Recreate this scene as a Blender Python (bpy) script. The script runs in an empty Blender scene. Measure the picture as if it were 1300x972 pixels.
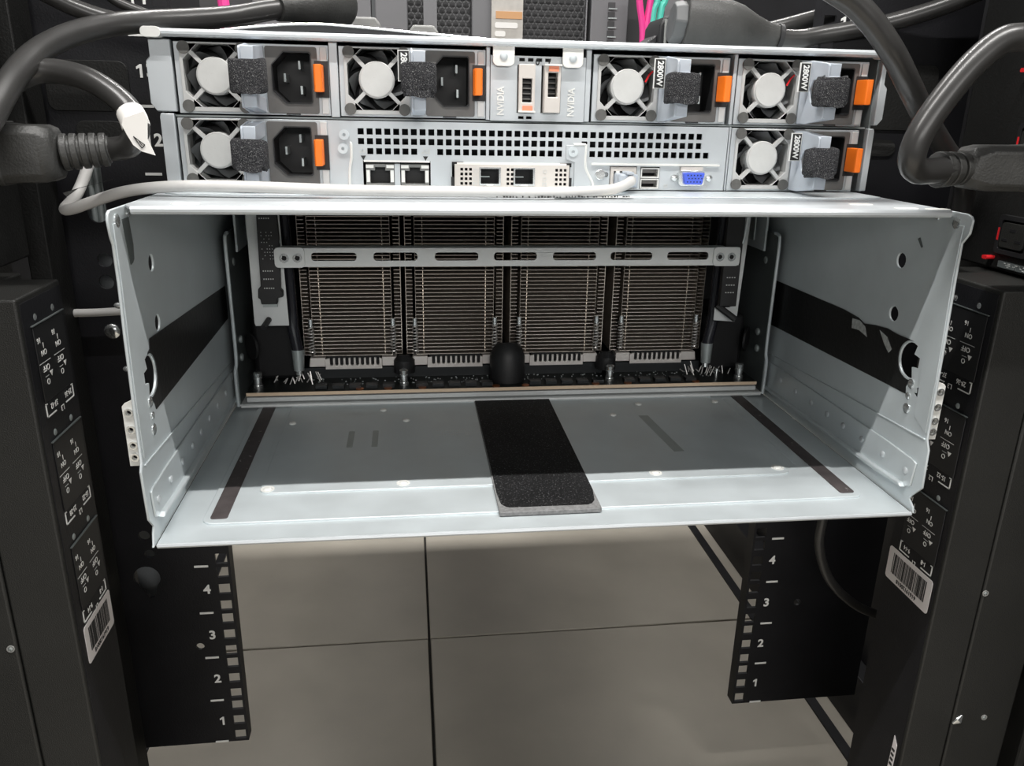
import bpy, bmesh, math, random
from mathutils import Vector, Matrix
from mathutils.geometry import tessellate_polygon
random.seed(7)
S = bpy.context.scene
COL = S.collection
PI = math.pi

# ---------------------------------------------------------------- camera
cam_d = bpy.data.cameras.new('camera')
cam = bpy.data.objects.new('camera', cam_d)
COL.objects.link(cam)
yaw, pit, rol = .13117, .32635, .01998
F = Vector((math.sin(yaw) * math.cos(pit), math.cos(yaw) * math.cos(pit), -math.sin(pit)))
Rt = Vector((math.cos(yaw), -math.sin(yaw), 0))
Up = Rt.cross(F)
r2 = Rt * math.cos(rol) + Up * math.sin(rol)
u2 = Up * math.cos(rol) - Rt * math.sin(rol)
mw = Matrix((r2, u2, -F)).transposed().to_4x4()
mw.translation = Vector((-.07918, -.39698, .22306))
cam.matrix_world = mw
cam_d.sensor_width = 36
cam_d.lens = 36 * 1016.856 / 1300
cam_d.clip_start = .01
cam_d.clip_end = 50
S.camera = cam

# ---------------------------------------------------------------- world, lamps, exposure
w = bpy.data.worlds.new('world')
S.world = w
w.use_nodes = True
wb = w.node_tree.nodes['Background']
wb.inputs[0].default_value = (.97, .99, 1.0, 1)
wb.inputs[1].default_value = .13


def area(name, loc, target, sx, sy, power, col=(1, .98, .95)):
    d = bpy.data.lights.new(name, 'AREA')
    d.shape = 'RECTANGLE'
    d.size = sx
    d.size_y = sy
    d.energy = power
    d.color = col
    o = bpy.data.objects.new(name, d)
    COL.objects.link(o)
    o.location = loc
    o.rotation_euler = (Vector(target) - Vector(loc)).to_track_quat('-Z', 'Y').to_euler()
    return o


area('aisle_or_fill_lamp', (-.15, -.50, 1.75), (-.15, -.3, 0), 3.4, .022, 92)
area('aisle_or_fill_lamp', (.1, -2.8, .92), (0, 0, .1), 2.2, .35, 26)  # added low fill lamp behind the camera, brightens the bay interior
area('aisle_or_fill_lamp', (.1, 1.45, 2.1), (.1, 1.3, 0), 2.4, .10, 85)
S.view_settings.view_transform = 'Standard'
S.view_settings.look = 'None'
S.view_settings.exposure = 0.0
S.view_settings.gamma = 1
S.view_settings.use_curve_mapping = False

# ---------------------------------------------------------------- materials
M = {}


def mat(name, col, rough=.5, metal=0., var=.0, scale=60., bump=0., bscale=400., rvar=0., trans=0., stretch=None, spec=.5, speck=None, emit=None):
    m = bpy.data.materials.new(name)
    m.use_nodes = True
    nt = m.node_tree
    b = nt.nodes['Principled BSDF']
    b.inputs['Base Color'].default_value = (*col, 1)
    b.inputs['Roughness'].default_value = rough
    b.inputs['Metallic'].default_value = metal
    b.inputs['Specular IOR Level'].default_value = spec
    if trans:
        b.inputs['Transmission Weight'].default_value = trans
    if emit:
        b.inputs['Emission Color'].default_value = (*emit[0], 1)
        b.inputs['Emission Strength'].default_value = emit[1]
    tc = nt.nodes.new('ShaderNodeTexCoord')
    vec = tc.outputs['Object']
    if stretch:
        mp = nt.nodes.new('ShaderNodeMapping')
        mp.inputs['Scale'].default_value = stretch
        nt.links.new(vec, mp.inputs[0])
        vec = mp.outputs[0]
    last = None
    if var or rvar:
        n = nt.nodes.new('ShaderNodeTexNoise')
        n.inputs['Scale'].default_value = scale
        n.inputs['Detail'].default_value = 5
        nt.links.new(vec, n.inputs['Vector'])
        if var:
            r = nt.nodes.new('ShaderNodeValToRGB')
            r.color_ramp.elements[0].position = .3
            r.color_ramp.elements[1].position = .7
            r.color_ramp.elements[0].color = (*[c * (1 - var) for c in col], 1)
            r.color_ramp.elements[1].color = (*[min(1, c * (1 + var)) for c in col], 1)
            nt.links.new(n.outputs['Fac'], r.inputs[0])
            last = r.outputs[0]
        if rvar:
            mr = nt.nodes.new('ShaderNodeMapRange')
            mr.inputs['From Min'].default_value = .3
            mr.inputs['From Max'].default_value = .7
            mr.inputs['To Min'].default_value = max(.02, rough - rvar)
            mr.inputs['To Max'].default_value = rough + rvar
            nt.links.new(n.outputs['Fac'], mr.inputs['Value'])
            nt.links.new(mr.outputs[0], b.inputs['Roughness'])
    if speck:
        sc, lo, hi, c2 = speck
        n2 = nt.nodes.new('ShaderNodeTexNoise')
        n2.inputs['Scale'].default_value = sc
        n2.inputs['Detail'].default_value = 3
        nt.links.new(tc.outputs['Object'], n2.inputs['Vector'])
        r2_ = nt.nodes.new('ShaderNodeValToRGB')
        r2_.color_ramp.elements[0].position = lo
        r2_.color_ramp.elements[1].position = hi
        mx = nt.nodes.new('ShaderNodeMixRGB')
        mx.inputs[1].default_value = (*col, 1)
        mx.inputs[2].default_value = (*c2, 1)
        if last:
            nt.links.new(last, mx.inputs[1])
        nt.links.new(n2.outputs['Fac'], r2_.inputs[0])
        nt.links.new(r2_.outputs[0], mx.inputs[0])
        last = mx.outputs[0]
    if last:
        nt.links.new(last, b.inputs['Base Color'])
    if bump:
        nb = nt.nodes.new('ShaderNodeTexNoise')
        nb.inputs['Scale'].default_value = bscale
        nb.inputs['Detail'].default_value = 2
        nt.links.new(tc.outputs['Object'], nb.inputs['Vector'])
        bp = nt.nodes.new('ShaderNodeBump')
        bp.inputs['Strength'].default_value = bump
        bp.inputs['Distance'].default_value = .001
        nt.links.new(nb.outputs['Fac'], bp.inputs['Height'])
        nt.links.new(bp.outputs[0], b.inputs['Normal'])
    M[name] = m
    return m


mat('steel', (.61, .66, .68), .42, .35, .06, 30, rvar=.08, stretch=(1, 1, 1))
mat('steel_face', (.53, .56, .58), .42, .35, .04, 40, rvar=.06)
mat('sheet_light', (.66, .68, .68), .5, .15, .03, 60)
mat('steel_dull', (.42, .46, .46), .45, .5, .08, 40, rvar=.08)
mat('steel_dark', (.16, .18, .18), .45, .5, .1, 30, rvar=.08)
mat('bright_metal', (.80, .82, .82), .22, .9)
mat('zinc_white', (.78, .78, .75), .5, .15, .04, 80)
mat('psu_grey', (.60, .60, .59), .5, .2, .03, 60)
mat('fan_grey', (.50, .50, .49), .5, .1, .04, 80)
mat('socket_grey', (.115, .11, .105), .55, 0, .08, 200)
mat('pad', (.10, .098, .092), .7, 0, .15, 300)
mat('sticker', (.56, .56, .545), .55, 0, .03, 200, speck=(1400, .70, .74, (.35, .33, .3)))
mat('black', (.012, .012, .013), .5)
mat('deep_black', (.004, .004, .005), .7)
mat('blade', (.17, .175, .18), .28)
mat('rack_black', (.009, .009, .011), .5, 0, .25, 20, bump=.15, bscale=900, spec=.35)
mat('panel_black', (.008, .008, .0075), .6, 0, .3, 12, bump=.3, bscale=700, spec=.35, speck=(500, .74, .80, (.05, .05, .048)))
mat('pdu_black', (.018, .018, .0165), .5, 0, .2, 14, bump=.35, bscale=1600, spec=.45, speck=(700, .76, .82, (.09, .09, .085)))
mat('cord_black', (.040, .039, .038), .30, 0, .2, 35, spec=.5)
mat('plug_black', (.042, .042, .040), .48, 0, .25, 60, bump=.25, bscale=900)
mat('white_cable', (.56, .55, .535), .5, 0, .04, 60)
mat('tag_white', (.82, .80, .77), .7)
mat('velcro', (.030, .030, .033), .95, 0, .3, 300, bump=1.0, bscale=1500, spec=.2, speck=(2200, .56, .66, (.20, .20, .20)))
mat('frosted', (.72, .78, .86), .32, 0, .02, 50, trans=.35)
mat('orange', (.95, .19, .012), .45)
mat('orange_pale', (.85, .28, .16), .5)
mat('red', (.72, .02, .025), .4)
mat('blue', (.07, .13, .72), .45)
mat('beige', (.62, .58, .54), .5, .2, .03, 90)
mat('print_white', (.85, .85, .83), .6)
mat('print_grey', (.55, .56, .55), .6)
mat('print_black', (.02, .02, .02), .6)
mat('tape_black', (.006, .006, .006), .42, 0, .4, 18, bump=.25, bscale=300, speck=(260, .66, .76, (.018, .018, .017)))
mat('tape_dust', (.006, .006, .0065), .65, 0, .3, 60, bump=.2, bscale=900, speck=(900, .58, .76, (.15, .15, .155)), spec=.3)
mat('tape_edge', (.20, .20, .20), .7, 0, .25, 500)
mat('strip_brown', (.060, .050, .050), .55, 0, .25, 120, speck=(300, .68, .74, (.3, .28, .28)))
mat('torn', (.40, .41, .40), .6, .2, .25, 400)
mat('fin', (.68, .61, .54), .32, .85, .08, 30)
mat('fin_base', (.66, .62, .59), .42, .4, .05, 60)
mat('spring', (.70, .68, .66), .3, .6)
mat('pcb', (.010, .013, .012), .5, 0, .5, 200, speck=(900, .70, .74, (.10, .09, .06)))
mat('pcb_edge', (.80, .62, .45), .6)
mat('chip', (.016, .019, .021), .4)
mat('copper', (.55, .20, .08), .35, .8)
mat('smoked', (.02, .02, .026), .12)
mat('tile', (.44, .405, .345), .40, 0, .16, 5, rvar=.10, bump=.06, bscale=160, speck=(420, .70, .78, (.50, .48, .44)))
mat('joint', (.03, .028, .025), .8)
mat('far_grey', (.17, .17, .18), .45, .1, .05, 5)
mat('far_dark', (.05, .05, .053), .5)
mat('mesh_black', (.075, .075, .078), .4, .3)
mat('far_white', (.85, .84, .82), .5)
mat('far_reflection', (.52, .50, .47), .6, 0, .08, 60)
mat('far_orange', (.62, .34, .16), .5)
mat('pink', (.85, .06, .32), .45)
mat('teal', (.10, .62, .50), .45)
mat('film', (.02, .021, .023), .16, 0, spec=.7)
mat('grey_plug', (.085, .088, .09), .5, 0, .1, 60)
mat('label_paper', (.80, .76, .76), .6)
mat('conn_grey', (.26, .26, .25), .55, 0, .1, 60)

# haze-like dull glass of the far door
g = mat('glass', (.75, .77, .78), .12, 0, trans=.92)

# ---------------------------------------------------------------- mesh helpers


def circ(cx, cy, r, n=20, a0=0., a1=2 * PI):
    full = abs(a1 - a0 - 2 * PI) < 1e-6
    k = n if full else n + 1
    return [(cx + r * math.cos(a0 + (a1 - a0) * i / n), cy + r * math.sin(a0 + (a1 - a0) * i / n)) for i in range(k)]


def rrect(x0, x1, y0, y1, r, n=4):
    p = []
    for cx, cy, a in ((x1 - r, y1 - r, 0), (x0 + r, y1 - r, PI / 2), (x0 + r, y0 + r, PI), (x1 - r, y0 + r, 1.5 * PI)):
        for i in range(n + 1):
            t = a + PI / 2 * i / n
            p.append((cx + r * math.cos(t), cy + r * math.sin(t)))
    return p


def rect(x0, x1, y0, y1):
    return [(x0, y0), (x1, y0), (x1, y1), (x0, y1)]


def spline(pts, n=10):
    P = [Vector(p) for p in pts]
    out = []
    for i in range(len(P) - 1):
        p0 = P[max(i - 1, 0)]
        p1, p2 = P[i], P[i + 1]
        p3 = P[min(i + 2, len(P) - 1)]
        for k in range(n):
            t = k / n
            out.append(.5 * ((2 * p1) + (p2 - p0) * t + (2 * p0 - 5 * p1 + 4 * p2 - p3) * t * t + (3 * p1 - p0 - 3 * p2 + p3) * t ** 3))
    out.append(P[-1])
    return out


def wloc(o):
    v = Vector((0, 0, 0))
    while o is not None:
        v = v + Vector(o.location)
        o = o.parent
    return v


def link(o, parent=None):
    COL.objects.link(o)
    if parent is not None:
        o.parent = parent
    return o


class MB:
    def __init__(s):
        s.v = []
        s.f = []

    def add(s, vs, fs):
        b = len(s.v)
        s.v += [Vector(v) for v in vs]
        s.f += [[i + b for i in f] for f in fs]
        return s

    def box(s, x0, x1, y0, y1, z0, z1):
        vs = [(x, y, z) for x in (x0, x1) for y in (y0, y1) for z in (z0, z1)]
        return s.add(vs, [(0, 1, 3, 2), (4, 6, 7, 5), (0, 4, 5, 1), (2, 3, 7, 6), (0, 2, 6, 4), (1, 5, 7, 3)])

    def prism(s, poly, ax, a0, a1, holes=()):
        loops = [list(poly)] + [list(h) for h in holes]
        flat = [p for l in loops for p in l]
        tris = tessellate_polygon([[Vector((p[0], p[1], 0)) for p in l] for l in loops])

        def P(p, a):
            return {'X': (a, p[0], p[1]), 'Y': (p[0], a, p[1]), 'Z': (p[0], p[1], a)}[ax]
        n = len(flat)
        vs = [P(p, a0) for p in flat] + [P(p, a1) for p in flat]
        fs = [tuple(t) for t in tris] + [tuple(i + n for i in reversed(t)) for t in tris]
        k = 0
        for l in loops:
            m = len(l)
            for i in range(m):
                j = (i + 1) % m
                fs.append((k + i, k + j, k + j + n, k + i + n))
            k += m
        return s.add(vs, fs)

    def grid_plate(s, x0, x1, z0, z1, y0, y1, holes):
        """plate in XZ with rectangular holes"""
        xs = sorted({x0, x1, *[h[0] for h in holes], *[h[1] for h in holes]})
        zs = sorted({z0, z1, *[h[2] for h in holes], *[h[3] for h in holes]})
        solid = {}
        for i in range(len(xs) - 1):
            for j in range(len(zs) - 1):
                cx, cz = (xs[i] + xs[i + 1]) / 2, (zs[j] + zs[j + 1]) / 2
                solid[i, j] = not any(h[0] < cx < h[1] and h[2] < cz < h[3] for h in holes)
        nx, nz = len(xs), len(zs)
        vs = [(x, y, z) for y in (y0, y1) for x in xs for z in zs]
        I = lambda k, i, j: k * nx * nz + i * nz + j
        fs = []
        for (i, j), ok in solid.items():
            if not ok:
                continue
            fs.append((I(0, i, j), I(0, i + 1, j), I(0, i + 1, j + 1), I(0, i, j + 1)))
            fs.append((I(1, i, j), I(1, i, j + 1), I(1, i + 1, j + 1), I(1, i + 1, j)))
            for di, dj, a, b in ((-1, 0, (i, j + 1), (i, j)), (1, 0, (i + 1, j), (i + 1, j + 1)), (0, -1, (i, j), (i + 1, j)), (0, 1, (i + 1, j + 1), (i, j + 1))):
                if not solid.get((i + di, j + dj), False):
                    fs.append((I(0, *a), I(1, *a), I(1, *b), I(0, *b)))
        used = sorted({i for f in fs for i in f})
        mp = {o: n for n, o in enumerate(used)}
        return s.add([vs[i] for i in used], [tuple(mp[i] for i in f) for f in fs])

    def tube(s, pts, r, seg=10, caps=True, flat=1.0):
        P = [Vector(p) for p in pts]
        n = len(P)
        R = r if isinstance(r, (list, tuple)) else [r] * n
        t0 = (P[1] - P[0]).normalized()
        ref = Vector((0, 0, 1)) if abs(t0.z) < .9 else Vector((0, 1, 0))
        nrm = (ref - t0 * ref.dot(t0)).normalized()
        vs = []
        for i in range(n):
            t = (P[min(i + 1, n - 1)] - P[max(i - 1, 0)])
            t = t.normalized() if t.length > 1e-9 else t0
            nrm = (nrm - t * nrm.dot(t)).normalized()
            b = t.cross(nrm)
            for k in range(seg):
                a = 2 * PI * k / seg
                vs.append(P[i] + (nrm * math.cos(a) + b * math.sin(a) * flat) * R[i])
        fs = []
        for i in range(n - 1):
            for k in range(seg):
                k2 = (k + 1) % seg
                fs.append((i * seg + k, i * seg + k2, (i + 1) * seg + k2, (i + 1) * seg + k))
        if caps:
            fs.append(tuple(range(seg)))
            fs.append(tuple(reversed(range((n - 1) * seg, n * seg))))
        return s.add(vs, fs)

    def cyl(s, p0, p1, r0, r1=None, seg=16):
        return s.tube([p0, p1], [r0, r0 if r1 is None else r1], seg)

    def loft(s, secs):
        """secs: list of equal-length 3-D loops, capped"""
        m = len(secs[0])
        vs = [p for l in secs for p in l]
        fs = []
        for i in range(len(secs) - 1):
            for k in range(m):
                k2 = (k + 1) % m
                fs.append((i * m + k, i * m + k2, (i + 1) * m + k2, (i + 1) * m + k))
        fs.append(tuple(range(m)))
        fs.append(tuple(reversed(range((len(secs) - 1) * m, len(secs) * m))))
        return s.add(vs, fs)

    def mesh(s, name, off=Vector((0, 0, 0))):
        me = bpy.data.meshes.new(name)
        me.from_pydata([tuple(v - off) for v in s.v], [], [tuple(f) for f in s.f])
        bm = bmesh.new()
        bm.from_mesh(me)
        bmesh.ops.recalc_face_normals(bm, faces=bm.faces)
        bm.to_mesh(me)
        bm.free()
        for p in me.polygons:
            p.use_smooth = True
        me.set_sharp_from_angle(angle=math.radians(32))
        return me

    def build(s, name, material, parent=None, bevel=0., seg=2, label=None, kind=None):
        me = s.mesh(name, wloc(parent))
        me.materials.append(M[material])
        o = bpy.data.objects.new(name, me)
        link(o, parent)
        if bevel:
            md = o.modifiers.new('edge', 'BEVEL')
            md.width = bevel
            md.segments = seg
            md.limit_method = 'ANGLE'
            md.angle_limit = math.radians(40)
            md.harden_normals = False
        if label:
            o['label'] = label
        if kind:
            o['kind'] = kind
        return o


def thing(name, label, cat, loc=(0, 0, 0), group=None, kind=None):
    o = bpy.data.objects.new(name, None)
    o.empty_display_size = .01
    o.location = loc
    COL.objects.link(o)
    if label:
        o['label'] = label
    if cat:
        o['category'] = cat
    if group:
        o['group'] = group
    if kind:
        o['kind'] = kind
    return o


def tag(o, label, cat, group=None):
    o['label'] = label
    o['category'] = cat
    if group:
        o['group'] = group
    return o


def dup(o, parent=None):
    c = o.copy()
    COL.objects.link(c)
    if parent is not None:
        c.parent = parent
    for ch in list(o.children):
        dup(ch, c)
    return c


def inst(src, loc, parent, name=None):
    """another part sharing the mesh of src, moved by loc from the same origin"""
    c = bpy.data.objects.new(name or src.name.split('.')[0], src.data)
    c.location = loc
    link(c, parent)
    return c


def text(s_, size, loc, right, up, material, parent=None, ext=.00008, name='lettering', align='CENTER', sx=1.0, bold=.018):
    cu = bpy.data.curves.new(name, 'FONT')
    cu.body = s_
    cu.size = size
    cu.align_x = align
    cu.align_y = 'CENTER'
    cu.extrude = ext
    cu.resolution_u = 3
    cu.offset = bold * size
    cu.materials.append(M[material])
    o = bpy.data.objects.new(name, cu)
    rt, up_ = Vector(right).normalized(), Vector(up).normalized()
    m = Matrix((rt * sx, up_, rt.cross(up_))).transposed().to_4x4()
    m.translation = Vector(loc) - wloc(parent)
    o.matrix_basis = m
    link(o, parent)
    return o


# ================================================================ SETTING: raised floor
FZ = -.40
floor = MB().box(-2.0, 1.9, -1.4, 3.0, FZ - .03, FZ - .006).build('floor', 'joint')
floor['kind'] = 'structure'
src = None
for i in range(-3, 3):
    for j in range(-3, 4):
        x0, y0 = -.0648 + .6 * i, .4512 + .6 * j
        if src is None:
            src = MB().box(0, .597, 0, .597, -.006, 0).build('floor_tile', 'tile', floor, bevel=.0008)
            src.location = (x0 + .0015, y0 + .0015, FZ)
        else:
            c = bpy.data.objects.new('floor_tile', src.data)
            c.location = (x0 + .0015, y0 + .0015, FZ)
            link(c, floor)
            md = c.modifiers.new('edge', 'BEVEL')
            md.width = .0008
            md.limit_method = 'ANGLE'

# far cold-aisle wall of cabinets is built near the end

# ================================================================ RACK
rack = thing('equipment_rack', 'black equipment rack with square-hole mounting rails printed with unit numbers', 'rack', (0, 0, FZ))
RX = -.0055
RY = .2017
RZ0 = -.3115
U = .04445


def rail(sgn):
    xi = RX + sgn * .2250           # inner edge
    xo = -.333 if sgn < 0 else .345
    xh = RX + sgn * .2318
    holes = []
    for k in range(0, 17):
        for dz in (.00635, .02223, .0381):
            z = RZ0 + k * U + dz
            holes.append(rect(xh - .0047, xh + .0047, z - .0047, z + .0047))
    if sgn < 0:
        holes += [circ(-.2943, -.1034, .0045, 14), circ(-.2921, -.12, .004, 14), circ(-.2939, .1178, .0052, 16), circ(-.295, .1019, .0052, 16)]
        kh = circ(-.2969, -.142, .0105, 16, -PI * .22, PI * 1.22) + [(-.3005, -.1530), (-.2965, -.1610), (-.2935, -.1600)]
        holes.append(kh)
        holes.append(rrect(-.3005, -.2880, .1440, .1870, .006))
        holes.append(circ(-.262, -.211, .0035, 12))
    else:
        holes += [circ(.2702, -.2018, .0035, 12), circ(.290, .12, .005, 14)]
    xs_ = xh - sgn * -.0085        # split between the hole strip and the plain plate
    sq = [(h[0][0], h[1][0], h[0][1], h[2][1]) for h in holes if len(h) == 4]
    rd = [h for h in holes if len(h) != 4]
    m = MB().grid_plate(min(xi, xs_), max(xi, xs_), RZ0 - .0008, .52, RY, RY + .0025, sq)
    out = rect(min(xs_, xo), max(xs_, xo), RZ0 - .0008, .52)
    m.prism(out, 'Y', RY, RY + .0025, rd)
    # folded inner edge running back
    m.box(min(xi, xi + sgn * .0025), max(xi, xi + sgn * .0025), RY + .0025, RY + .012, RZ0 - .0008, .52)
    r = m.build('mounting_rail', 'rack_black', rack)
    mk = MB()
    for k in range(0, 18):
        z = RZ0 + k * U
        a, b = RX + sgn * .2425, RX + sgn * .2535
        mk.box(min(a, b), max(a, b), RY - .0004, RY, z - .0009, z + .0009)
    mk.build('unit_marks', 'print_white', r, kind='stuff')
    for k in range(0, 17):
        st, zc, xc = str(k + 1), RZ0 + (k + .5) * U, RX + sgn * .2455
        for q, d in enumerate(st):
            xd = xc + (q - (len(st) - 1) / 2) * .0066
            if d == '1':
                MB().prism([(xd - .0002, zc - .0042), (xd + .0014, zc - .0042), (xd + .0014, zc + .0042), (xd + .0002, zc + .0042), (xd - .0022, zc + .0026), (xd - .0022, zc + .0010), (xd - .0002, zc + .0020)], 'Y', RY - .0004, RY).build('lettering', 'print_white', r)
            else:
                text(d, .0115, (xd, RY - .0002, zc), (1, 0, 0), (0, 0, 1), 'print_white', r, bold=.03)
    return r


rl = rail(-1)
rr = rail(1)
# raised stiffening plates on the left and right rail faces
for x0, x1, z0, z1 in ((-.315, -.262, .218, .250), (-.300, -.268, .196, .212)):
    MB().prism(rrect(x0, x1, z0, z1, .006), 'Y', RY - .0012, RY).build('stiffening_plate', 'panel_black', rack, bevel=.0006)
for x0, x1, z0, z1 in ((.262, .318, .215, .262), (.258, .292, .196, .208)):
    MB().prism(rrect(x0, x1, z0, z1, .006), 'Y', RY - .0012, RY).build('stiffening_plate', 'panel_black', rack, bevel=.0006)
MB().box(.232, .262, RY - .004, RY, .188, .206).build('cable_bracket', 'steel_dark', rack, bevel=.001)
# bright screw and the little steel clip on the left rail


def screw(loc, ax, r, h, parent, material='bright_metal', name='screw'):
    """domed cross-head screw, ax = outward unit axis"""
    L, A = Vector(loc), Vector(ax)
    m = MB().tube([L, L + A * h * .45, L + A * h * .8, L + A * h], [r, r, r * .8, r * .35], 14)
    t = A.orthogonal().normalized()
    b = A.cross(t)
    o = m.build(name, material, parent)
    return o


screw((-.2955, RY, .0657), (0, -1, 0), .0056, .003, rack)
for k in range(3):
    MB().cyl((-.2995 + k * .0045, RY + .010, .142), (-.2995 + k * .0045, RY + .010, .189), .0022).build('clip_wire', 'steel_dull', rack)
MB().box(-.318, -.280, .240, .243, -.19, .20).build('frame_channel', 'steel_face', rack)
# base and side panels
for sg in (-1, 1):
    a, b = sg * .381, sg * .40
    MB().box(min(a, b), max(a, b), -.30, 1.05, FZ, -.335).build('base_beam', 'rack_black', rack, bevel=.001)
    MB().box(min(b, sg * .41), max(b, sg * .41), -.30, 1.05, FZ + .002, .62).build('side_panel', 'rack_black', rack)
    a2 = sg * .355
    MB().box(min(a2, sg * .40), max(a2, sg * .40), .16, .20, -.335, .60).build('corner_post', 'panel_black', rack, bevel=.0012)
    a3, b3 = sg * .225, sg * .34
    MB().box(min(a3, b3), max(a3, b3), .96, .964, -.31, .22).build('front_rail', 'rack_black', rack)
MB().box(.354, .365, -.20, 1.0, FZ, FZ + .003).build('shade_strip', 'rack_black', rack)  # black strip on the floor stands in for the base beam's shade
MB().box(-.365, -.354, -.20, 1.0, FZ, FZ + .003).build('shade_strip', 'rack_black', rack)  # same painted shade on the left side

# ================================================================ LOWER BAY (empty sled casing)
W = .2175
bay = thing('server_bay', 'open galvanised sheet-metal bay, emptied and jutting towards the viewer below the power supplies', 'server casing', (0, 0, 0))
D = .33
outl = [(.004, .1760), (.0012, .1748), (0, .1720), (.0012, .1640), (.0032, .1600), (.0034, .1412), (.0015, .1143), (.0005, .0835), (.0000, .0488), (-.0028, .0444), (-.0022, .0305), (-.0012, .0163), (.0050, .0095), (.0028, .0060), (.0012, .0004), (.0, -.001), (D, -.001), (D, .1760)]
outr = [(.004, .1760), (.0005, .1750), (-.0012, .1730), (-.0007, .1660), (.0040, .1600), (.0037, .1426), (.0018, .0958), (.0005, .0470), (-.0025, .0411), (-.0035, .0173), (.0045, .0085), (.0060, .0060), (.0010, .0022), (.0, -.001), (D, -.001), (D, .1760)]


def dhole():
    c = circ(.0285, .0866, .0108, 16, -PI * .62, PI * .62)
    return c + [(.0262, .0910), (.0205, .0902), (.0205, .0838), (.0262, .0832)]


walls = {}
for sg, ou in ((-1, outl), (1, outr)):
    holes = [circ(.0548, .1420, .0046, 16), circ(.0530, .1092, .0046, 16), dhole(), circ(.010, .062, .0012, 8)]
    wl = MB().prism(ou, 'X', sg * W, sg * (W + .0014), holes).build('side_wall', 'steel', bay, bevel=.0004)
    walls[sg] = wl
    xi = sg * W

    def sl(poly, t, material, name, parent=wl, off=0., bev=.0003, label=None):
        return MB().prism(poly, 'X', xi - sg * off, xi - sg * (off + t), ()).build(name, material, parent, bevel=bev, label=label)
    # doubled front lip of the wall
    sl([(.0045, .1695), (.0165, .1695), (.0205, .1250), (.0265, .1010), (.0230, .0980), (.0180, .0930), (.0160, .0800), (.0150, .0560), (.0025, .0500), (.0022, .0835), (.0035, .1143), (.0050, .1412)], .0005, 'steel', 'front_lip', bev=.0002)
    # black adhesive tape
    arc = circ(.0285, .0866, .0120, 14, -PI * .58, PI * .50)
    arc.reverse()
    if sg < 0:
        tp = [(.2187, .0950), (.0345, .1052), (.0330, .1000)] + arc + [(.0300, .0700), (.0310, .0665), (.2187, .0700)]
    else:
        tp = [(.2187, .0970), (.110, .0985), (.0900, .0975), (.0820, .0955), (.0700, .0975), (.0560, .0990), (.0445, .0982)] + arc + [(.0280, .0700), (.0270, .0660), (.2187, .0600)]
    sl(tp, .0004, 'tape_black', 'adhesive_tape', off=.0001, bev=0, label='wide black adhesive tape on the galvanised wall')
    if sg > 0:
        sl([(.0960, .0955), (.0870, .0962), (.0800, .0940), (.0760, .0880), (.0860, .0900), (.0950, .0890)], .0003, 'torn', 'torn_patch', off=.0006, bev=0)
        sl([(.0630, .0960), (.0540, .0940), (.0475, .0880), (.0500, .0850), (.0560, .0890)], .0003, 'torn', 'torn_patch', off=.0006, bev=0)
        sl([(.0420, .1570), (.0400, .1580), (.0360, .1530), (.0375, .1525)], .0002, 'steel_dark', 'scuff', off=.0001, bev=0)
    else:
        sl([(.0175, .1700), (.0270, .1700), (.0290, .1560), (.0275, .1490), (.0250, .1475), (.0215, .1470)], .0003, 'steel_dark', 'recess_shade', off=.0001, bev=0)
    # creases and riveted lower flange
    sl([(.0015, .0470), (.215, .0365), (.215, .0357), (.0015, .0460)], .0010, 'steel', 'crease')
    sl([(.0040, .0300), (.0075, .0310), (.0330, .0318), (.2250, .0305), (.2250, .0085), (.0300, .0095), (.0130, .0110), (.0055, .0145)], .0013, 'steel', 'riveted_flange', bev=.0005)
    sl([(.0100, .0118), (.0400, .0098), (.2250, .0070), (.2250, .0090), (.0400, .0125), (.0130, .0140)], .0042, 'steel', 'flange_fold', bev=.0006)
    for y in (.0122, .0367, .0615, .0855, .1078, .1319, .1576, .1840):
        screw((xi - sg * .0013, y, .0218), (-sg, 0, 0), .0022, .0012, wl, 'steel_face', 'rivet')
    for y, z, r in ((.0236, .0734, .0030), (.0244, .0655, .0022), (.0237, .0577, .0032), (.0108, .1702, .0034), (.0275, .1715, .0018)):
        screw((xi, y, z), (-sg, 0, 0), r, .0010, wl, 'bright_metal', 'rivet')
    screw((xi, .2119, .0255), (-sg, 0, 0), .0042, .0022, wl, 'steel_dull', 'rivet')
    for z in (.1300, .0975):
        screw((sg * (W + .0014), .0030 + .003, z), (sg, 0, 0), .0016, .0035, wl, 'bright_metal', 'stud')
    # white four-hole mounting ear
    xa, xb = sg * (W + .0016), sg * (W + .0072)
    cz = (.0753, .0660, .0574, .0507)
    ex = sg * .2217
    x0, x1 = min(xa, xb), max(xa, xb)
    pl = [(x0, .0458), (x1, .0458), (x1, .0785), (x1 - .0012, .0800), (x0, .0815)] if sg > 0 else [(x0, .0458), (x1, .0458), (x1, .0820), (x0 + .0012, .0800), (x0, .0785)]
    ear = MB().prism(pl, 'Y', .0030, .0046, [circ(ex, z, .0013, 10) for z in cz]).build('mounting_ear', 'zinc_white', bay, bevel=.0004)
    MB().box(min(xa, xa + sg * .0014), max(xa, xa + sg * .0014), .0046, .020, .0458, .0815).build('ear_flange', 'zinc_white', ear)
    for z in cz:
        ring = MB().prism(circ(ex, z, .0023, 14), 'Y', .0021, .0032, [circ(ex, z, .0014, 12)])
        ring.build('threaded_boss', 'bright_metal', ear)

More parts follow.
